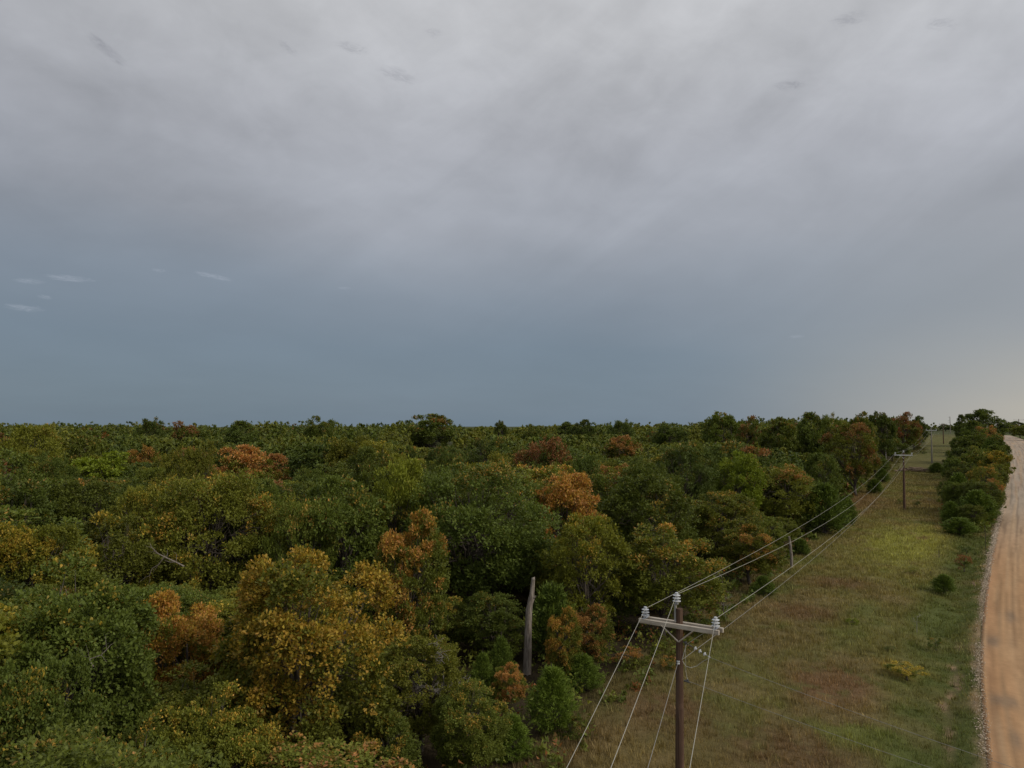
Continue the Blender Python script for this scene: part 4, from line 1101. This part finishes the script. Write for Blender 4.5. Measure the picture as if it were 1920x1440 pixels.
def twig_things():
    # weathered stub at the wood edge
    x, y = on_ground(1484, 1066); H = at(1480, 1006, y).z - gz(x, y)
    o = MB().tube([(0, 0, -.2), (.03, 0, H * .35), (-.05, .02, H * .7), (-.16, .02, H)], [.15, .135, .12, .09], 9).build('dead_stub', M_DEAD)
    o.location = (x, y, gz(x, y)); tag(o, 'grey broken dead stub standing alone at the wood edge', 'dead tree')
    x, y = on_ground(1356, 1166); H = at(1354, 1082, y).z - gz(x, y)
    root = empty('dead_sapling', (x, y, gz(x, y))); tag(root, 'thin dark dead sapling with a hooked bare branch above the near crossarm end', 'dead tree')
    MB().tube([(0, 0, -.1), (.02, 0, H * .5), (-.03, 0, H)], [.06, .05, .03], 7).build('trunk', M_BARK, root)
    MB().tube([(-.03, 0, H * .98), (-.14, 0, H + .12), (-.25, 0, H + .26), (-.42, 0, H + .20), (-.65, 0, H - .05)], [.03, .025, .022, .018, .008], 6).build('branch', M_DEADTWIG, root)
    # the edge trees' pale trunk far along the wood
    for (px, pt, pb, lab) in [(1672, 818, 850, 'pale bare forked trunk among the edge trees behind the second pole')]:
        x, y = on_ground(px, 868); x *= .985; H = at(px, pt, y).z - gz(x, y)
        root = empty('dead_tree', (x, y, gz(x, y))); tag(root, lab, 'dead tree')
        MB().tube([(0, 0, 0), (0, 0, H * .55)], [.16, .13], 7).build('trunk', M_DEADTWIG, root)
        MB().tube([(0, 0, H * .52), (-.6, 0, H * .8), (-.9, 0, H)], [.11, .08, .03], 6).build('branch', M_DEADTWIG, root)
        MB().tube([(0, 0, H * .52), (.5, 0, H * .75), (.7, 0, H * .9)], [.10, .07, .03], 6).build('branch', M_DEADTWIG, root)
twig_things()
# bare limbs reaching out of the leaves: each a dead branch of the oak it grows on
def limb(pts_px, Y, r, idx_tree):
    host = [o for o in col.objects if o.get('label') == idx_tree][0]
    bpy.context.view_layer.update()
    inv = host.matrix_world.inverted()
    pts = [inv @ at(a, b, Y) for a, b in pts_px]
    sc_ = (host.scale[0] * 2 + host.scale[2]) / 3
    mb = MB(); n = len(pts)
    mb.tube(pts, [r / sc_ * (1 - .6 * i / (n - 1)) for i in range(n)], 6)
    rr_ = random.Random(n + int(Y))
    for i in range(1, n):
        a = pts[i]; d = (pts[i] - pts[i - 1]).normalized()
        for _ in range(2):
            e = a + (d + Vector((rr_.gauss(0, .8), rr_.gauss(0, .3), rr_.gauss(0, .8)))).normalized() * rr_.uniform(.3, .8)
            mid = (a + e) / 2 + Vector((rr_.gauss(0, .06),) * 3)
            mb.tube([a, mid, e], [r / sc_ * .3, r / sc_ * .2, r / sc_ * .1], 4, False)
    b = mb.build('bare_limb', M_DEAD, host); b['label'] = 'pale bare limb'
limb([(345, 1062), (330, 1054), (312, 1046), (296, 1038), (284, 1026)], 43.5, .05, 'broad olive oak with a pale bare limb showing in its crown')
limb([(308, 1044), (298, 1058), (285, 1066), (280, 1080)], 43.4, .035, 'broad olive oak with a pale bare limb showing in its crown')
limb([(130, 1395), (112, 1390), (95, 1382), (80, 1370), (70, 1360)], 21.4, .035, 'big dark green oak filling the bottom left corner')
limb([(175, 1250), (168, 1236), (190, 1228), (200, 1218)], 21.6, .022, 'big dark green oak filling the bottom left corner')
limb([(150, 1425), (152, 1400), (165, 1380), (172, 1355)], 21.4, .022, 'big dark green oak filling the bottom left corner')
limb([(760, 1300), (790, 1272), (820, 1250)], 33, .03, 'small bright green oak at the bottom centre of the wood')

# ------------------------------------------------------------------ power line
POLES = []
def insulator(parent, p, s_=1.0, axis_=Vector((0, 0, 1))):
    prof = [(.018, 0), (.045, .005), (.045, .03), (.118, .032), (.122, .046), (.062, .066), (.045, .09), (.050, .105), (.114, .118), (.118, .132), (.058, .152), (.042, .175), (.048, .19), (.106, .202), (.110, .216), (.055, .236), (.04, .25), (.052, .262), (.052, .285), (.03, .298), (0, .30)]
    m = MB().lathe([(a * s_, b * s_) for a, b in prof], p, axis_, 16).build('insulator', M_PORC, parent)
    return m
def power_pole(px_x, Yd, ztop_px, arm_px, lab, mat, double=False, arm=True, lean=0.0, rtop=.09, rbase=.15, armw=2.44, armmat=None, name='utility_pole', turn=0.0, bright=False):
    pt = at(px_x, ztop_px, Yd); g = gz(pt.x, Yd); x = pt.x
    root = empty(name, (x, Yd, g), -AZ + turn); tag(root, lab, 'utility pole', 'wooden poles of the power line')
    H = pt.z - g
    MB().tube([(-lean * H, 0, -.4), (-lean * H * .5, 0, H * .5), (0, 0, H)], [rbase, (rbase + rtop) / 2, rtop], 16).build('pole', mat, root)
    za = at(px_x, arm_px, Yd).z - g if arm else None
    info = dict(root=root, H=H, za=za, pos=Vector((x, Yd, g)), rot=-AZ + turn)
    if arm:
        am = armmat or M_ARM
        for k, yy in enumerate((-.155, .155) if double else (-.15,)):
            bx = MB(); w_, h_, L_ = .10, .135, armw
            # a beam with eased edges
            e = .012; sec = [(-w_/2+e, -h_/2), (w_/2-e, -h_/2), (w_/2, -h_/2+e), (w_/2, h_/2-e), (w_/2-e, h_/2), (-w_/2+e, h_/2), (-w_/2, h_/2-e), (-w_/2, -h_/2+e)]
            x0 = -L_/2 + (.03 if k else 0)
            vs = [(xx, yy + a, za + b) for xx in (x0, L_/2 + (.03 if k else 0)) for a, b in sec]
            fs = [(i, (i+1) % 8, 8 + (i+1) % 8, 8 + i) for i in range(8)] + [tuple(range(8))[::-1], tuple(range(8, 16))]
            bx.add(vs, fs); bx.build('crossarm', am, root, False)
        for sgn in (-1, 1):
            m = MB(); a = Vector((sgn * .50, -.205 if double else -.2, za - .03)); b = Vector((sgn * .01, -.13 - .01 * sgn, za - .46)); m.tube([a, b], [.022, .022], 4); m.build('brace', M_ARM if double else M_GALV, root)
            px_ = sgn * (armw / 2 - .14)
            yy = 0 if double else -.15
            if double:
                m = MB(); m.box((px_, 0, za + .063), .10, .40, .012); m.tube([(px_, 0, za + .06), (px_, 0, za + .12)], .018, 8); m.build('pin', M_GALV, root)
                insulator(root, (px_, yy, za + .10))
                MB().tube([(px_ - .09, -.215, za), (px_ - .09, .215, za)], .012, 8).build('bolt', M_GALV, root)
            else:
                m = MB(); m.tube([(px_, yy, za + .04), (px_, yy, za + .14)], .02, 8); m.build('pin', M_GALV, root)
                insulator(root, (px_, yy, za + .10), 1.0)
            info['R' if sgn > 0 else 'L'] = root_pt(root, info, (px_, yy, za + .34))
        # pole-top bracket
        m = MB(); m.box((-.125 if double else 0, -.0, H - .12 if double else H), .05, .09, .52 if double else .05)
        if double: m.box((-.09, 0, H + .13), .10, .09, .03); m.tube([(-.08, 0, H + .14), (-.08, 0, H + .19)], .02, 8)
        m.build('bracket', M_GALV, root)
        insulator(root, (-.08 if double else 0, 0, H + (.17 if double else .03)), 1.0)
        info['C'] = root_pt(root, info, (-.08 if double else 0, 0, H + (.41 if double else .27)))
        sp_ = MB(); zn = za - 1.05 if double else za - .9
        sp_.lathe([(.02, -.05), (.045, -.045), (.045, -.02), (.028, 0), (.045, .02), (.045, .045), (.02, .05)], (-.0, -.17, zn)); sp_.build('spool_insulator', M_PORC, root)
        info['N'] = root_pt(root, info, (0, -.2, zn))
    POLES.append(info); return info
def root_pt(root, info, p):
    a = info['rot'] if 'rot' in info else 0
    x_, y_, z_ = p; ca_, sa_ = math.cos(a), math.sin(a)
    return info['pos'] + Vector((x_ * ca_ - y_ * sa_, x_ * sa_ + y_ * ca_, z_))
P1 = power_pole(1274, 21.6, 1141, 1172, 'nearest utility pole, brown with a double pale crossarm and three insulators', M_POLE, double=True, lean=.012, rtop=.095, rbase=.16)
P2 = power_pole(1694, 106, 849, 853.5, 'second utility pole, dark brown in mid field with one pale crossarm', M_POLE, lean=.012, rtop=.10, rbase=.20, armmat=M_ARM_LIT)
P3 = power_pole(1746, 180, 803, 807, 'third utility pole, pale grey with one crossarm against the far grass', M_POLEG, lean=.01, rtop=.10, rbase=.20, armmat=M_ARM_LIT)
P4 = power_pole(1768, 270, 794.5, 796, 'fourth utility pole, small and brown near the far end of the field', M_POLE, rtop=.12, rbase=.2, armw=2.6)
p5 = at(1781, 781, 416)
P5 = power_pole(1781, 416, 781, 790, 'tallest distant pole with short side brackets against the sky', M_POLEG, arm=False, rtop=.14, rbase=.22, name='distant_pole')
for z_ in (.4, 2.4, 3.4):
    MB().tube([(0, 0, P5['H'] - z_), (-1.1, 0, P5['H'] - z_ + .1)], [.05, .05], 6).build('side_bracket', M_DARKMET, P5['root'])
P6 = power_pole(1910, 420, 786, 787.5, 'far right utility pole with a crossarm rising behind the dark trees', M_POLE, rtop=.15, rbase=.25, armw=5.0)
# light caught by the second and third poles' arms is painted into their colour

# dead-end and jumper hardware of the near pole
rt = P1['root']; za, H1 = P1['za'], P1['H']
def local(p):  # world point into the near pole's frame
    d = Vector(p) - P1['pos']; a = -P1['rot']; ca_, sa_ = math.cos(a), math.sin(a)
    return Vector((d.x * ca_ - d.y * sa_, d.x * sa_ + d.y * ca_, d.z))
tapA, tapB = at(1286, 1205, 21.55), at(1332, 1233, 21.0)
A, B = local(tapA), local(tapB)
m = MB(); m.tube([A - Vector((.12, 0, -.02)), A + (B - A) * .28], .014, 6); m.lathe([(.02, 0), (.05, .01), (.05, .05), (.02, .06)], A - Vector((.03, 0, 0)), (B - A).normalized(), 10); m.build('clevis', M_DARKMET, rt)
for k in range(3):
    q = A + (B - A) * (.34 + .19 * k); dr = (B - A).normalized()
    MB().lathe([(.012, 0), (.03, .01), (.062, .035), (.060, .05), (.03, .055), (.014, .10)], q, dr, 12).build('insulator', M_PORC, rt)
m = MB(); m.tube([A + (B - A) * .9, B], .016, 6); m.build('clamp', M_GALV, rt)
jm = lambda nm, pts, r=.009: MB().tube([local(at(*p)) for p in pts], r, 6, False).build(nm, M_WIRE, rt)
jm('jumper_wire', [(1330, 1234, 21.0), (1318, 1240, 21.1), (1306, 1249, 21.2), (1295, 1252, 21.2), (1286, 1249, 21.3), (1280, 1240, 21.35)])
jm('jumper_wire', [(1342, 1170, 21.0), (1326, 1183, 21.1), (1307, 1195, 21.2), (1289, 1207, 21.3)], .008)
jm('jumper_wire', [(1287, 1208, 21.3), (1283, 1222, 21.3), (1279, 1238, 21.35)], .012)
jm('jumper_wire', [(1285, 1210, 21.4), (1285.5, 1235, 21.4), (1286, 1258, 21.4), (1288, 1270, 21.4), (1291, 1277, 21.3)], .007)
m = MB(); q = local(at(1288, 1277, 21.3)); m.tube([q - Vector((.08, 0, 0)), q + Vector((.1, -.02, -.02))], [.03, .02], 8); m.box(q + Vector((.02, 0, .03)), .06, .05, .05); m.build('clamp', M_DARKMET, rt)

def wire_pts(a, b, sag, n=22):
    out = []
    for i in range(n + 1):
        u = i / n; p = a.lerp(b, u); p = Vector((p.x, p.y, p.z - 4 * sag * u * (1 - u))); out.append(p)
    return out
BACK = Vector((-math.sin(R(19)), -math.cos(R(19)), 0))
def conductor(key, lab, r, mat, sag1=1.3, sagb=1.5):
    if key == 'C': sag1 = 1.75
    if key == 'L': sag1 = 1.15
    a, b, c, d = P1[key], P2[key], P3[key], P4[key]
    back_end = a + BACK * 95 + Vector((0, 0, .3))
    if key == 'L': back_end += Vector((.0, 0, 0))
    pts = wire_pts(back_end, a, sagb)[:-1] + wire_pts(a, b, sag1)[:-1] + wire_pts(b, c, 1.1)[:-1] + wire_pts(c, d, 1.1)
    o = MB().tube(pts, r, 6, False).build('power_cable', mat)
    tag(o, lab, 'cable', 'wires of the power line'); return o
conductor('L', 'pale wire on the left crossarm insulators of the power line', .0064, M_WIRE)
conductor('C', 'pale wire over the pole-top insulators of the power line', .0064, M_WIRE)
conductor('R', 'pale wire on the right crossarm insulators of the power line', .0064, M_WIRE)
conductor('N', 'thinner lower wire below the crossarms on the spool insulators', .0065, M_WIRE2, 1.3, 1.3)
def tap(a, b, lab):
    d = (b - a); e = a + d * 5.2
    pts = wire_pts(a, e, .45, 24)
    pts = [p + Vector((0, 0, .55 * i / 24)) for i, p in enumerate(pts)]
    o = MB().tube(pts, .0052, 5, False).build('power_cable', M_WIRE2); tag(o, lab, 'cable', 'wires crossing the field')
tap(tapB, at(1600, 1322, 18.9), 'thin upper wire crossing the field from the near pole towards the road')
tap(at(1293, 1278, 21.3), at(1600, 1377, 18.9), 'thin lower wire crossing the field from the near pole towards the road')

# ------------------------------------------------------------------ small things in the field
def t_post(px, pt, pb, lab):
    x, y = on_ground(px, pb); H = at(px, pt, y).z - gz(x, y)
    m = MB(); m.box((0, 0, H / 2 - .2), .05, .012, H + .4); m.box((0, .02, H / 2 - .2), .012, .03, H + .4)
    o = m.build('fence_post', M_TPOST, None, False); o.location = (x, y, gz(x, y)); o.rotation_euler = (0, random.uniform(-.05, .05), random.uniform(0, 3)); tag(o, lab, 'fence post', 'steel posts left standing in the field')
t_post(1743, 942, 955, 'short dark steel post in mid field right of the second pole')
t_post(1771, 937, 956, 'dark steel post close to the thicket front')
t_post(1761, 1031, 1048, 'lone steel post on the bright green grass patch')
t_post(1746, 1070, 1083, 'thin post left of the lone cedar bush')
t_post(1849, 985, 1040, 'tall thin post at the verge below the thicket')
def sapling(px, pt, pb, seed, lab):
    x, y = on_ground(px, pb); H = at(px, pt, y).z - gz(x, y)
    r_ = bare_tree('bare_sapling', (x, y, gz(x, y)), H, H * .5, seed, lab, 5, .02, 2); r_['category'] = 'sapling'
sapling(1719, 1152, 1186, 5, 'thin leafless sapling in the field left of the verge')
sapling(1362, 1110, 1168, 8, 'leafless twiggy sapling at the foot of the wood near the crossarm')
# shrubs: px, top, base, width, tone, autumn, fall, label
for i, (px, pt, pb, pw, tone, au, fa, lab) in enumerate([
        (1808, 1040, 1068, 30, .2, .62, .85, 'brown-leaved bush above the lone cedar bush'), (1713, 1066, 1078, 24, .75, .0, .2, 'low green clump on the edge of the bright patch'),
        (1598, 1158, 1174, 22, .95, .0, .2, 'bright green tuft in the middle of the field'), (1812, 1024, 1036, 22, .1, .0, .5, 'dark little bush just past the brown-leaved bush'),
        (1700, 1244, 1272, 60, .62, .48, .12, 'yellow-leaved low shrub in the right of the field'), (1688, 936, 946, 14, .2, .1, .5, 'dark tuft left of the second pole'),
        (1720, 938, 948, 14, .2, .1, .5, 'dark tuft right of the second pole'), (1668, 1212, 1222, 22, .3, .05, .5, 'grey-green weed clump left of the yellow shrub'),
        (1730, 845, 851, 12, .15, .05, .5, 'tiny dark bush beyond the brush pile'), (1664, 872, 884, 20, .3, .2, .6, 'low bush at the corner of the wood below the third pole'),
        (1255, 1232, 1258, 40, .5, .35, .5, 'low leafy shrub at the foot of the wood behind the near pole'), (1180, 1215, 1250, 60, .5, .6, .6, 'russet shrub at the dark foot of the wood'),
        (805, 1235, 1300, 90, .25, .05, .5, 'dark leafy shrub at the foot of the grey dead tree'), (1065, 1345, 1390, 50, .4, .1, .5, 'green shrub at the right foot of the big front cedar'), (1310, 1150, 1190, 60, .35, .1, .5, 'dark green shrub under the olive edge oak'),
        (1755, 1195, 1215, 26, .2, .1, .5, 'dark weed clump beside the verge')]):
    x, y = on_ground(px, pb); H = at(px, pt, y).z - gz(x, y)
    place_tree('shrub', SHRUB[i % 2], x, y, H, pw / 2 / F * y, i, tone, au, fa, lab, 'shrub')
# brush pile
bx_, by_ = on_ground(1722, 884); root = empty('brush_pile', (bx_, by_, gz(bx_, by_))); tag(root, 'pile of cut brown logs and brush across the field by the dark cedar bushes', 'brush pile')
rr_ = random.Random(12)
for i in range(70):
    cx_, cy_ = rr_.gauss(0, 2.8), rr_.gauss(0, 1.7); L = rr_.uniform(1.0, 3.2); a_ = rr_.gauss(0, .5); e_ = rr_.gauss(0, .16); cz_ = abs(rr_.gauss(0, .42)) * max(.2, 1 - abs(cx_) / 6) + .12
    d = Vector((math.cos(a_) * math.cos(e_), math.sin(a_) * math.cos(e_), math.sin(e_))) * L / 2; c_ = Vector((cx_, cy_, cz_)); r_ = rr_.uniform(.04, .14)
    MB().tube([c_ - d, c_ + Vector((0, 0, rr_.gauss(0, .06))), c_ + d], [r_, r_ * .9, r_ * .6], 6).build('log', M_BRUSH, root)
# road sign seen from behind
x, y = on_ground(1874, 925); x -= .4; H = at(1874, 899, y).z - gz(x, y)
root = empty('road_sign', (x, y, gz(x, y)), -AZ); tag(root, 'grey back of a diamond road sign at the thicket beside the road', 'road sign')
MB().tube([(0, 0, -.2), (0, 0, H)], .03, 6).build('post', M_TPOST, root)
MB().box((0, -.04, H - .1), .75, .006, .75, Matrix.Rotation(R(45), 3, 'Y')).build('sign_plate', M_SIGNB, root, False)
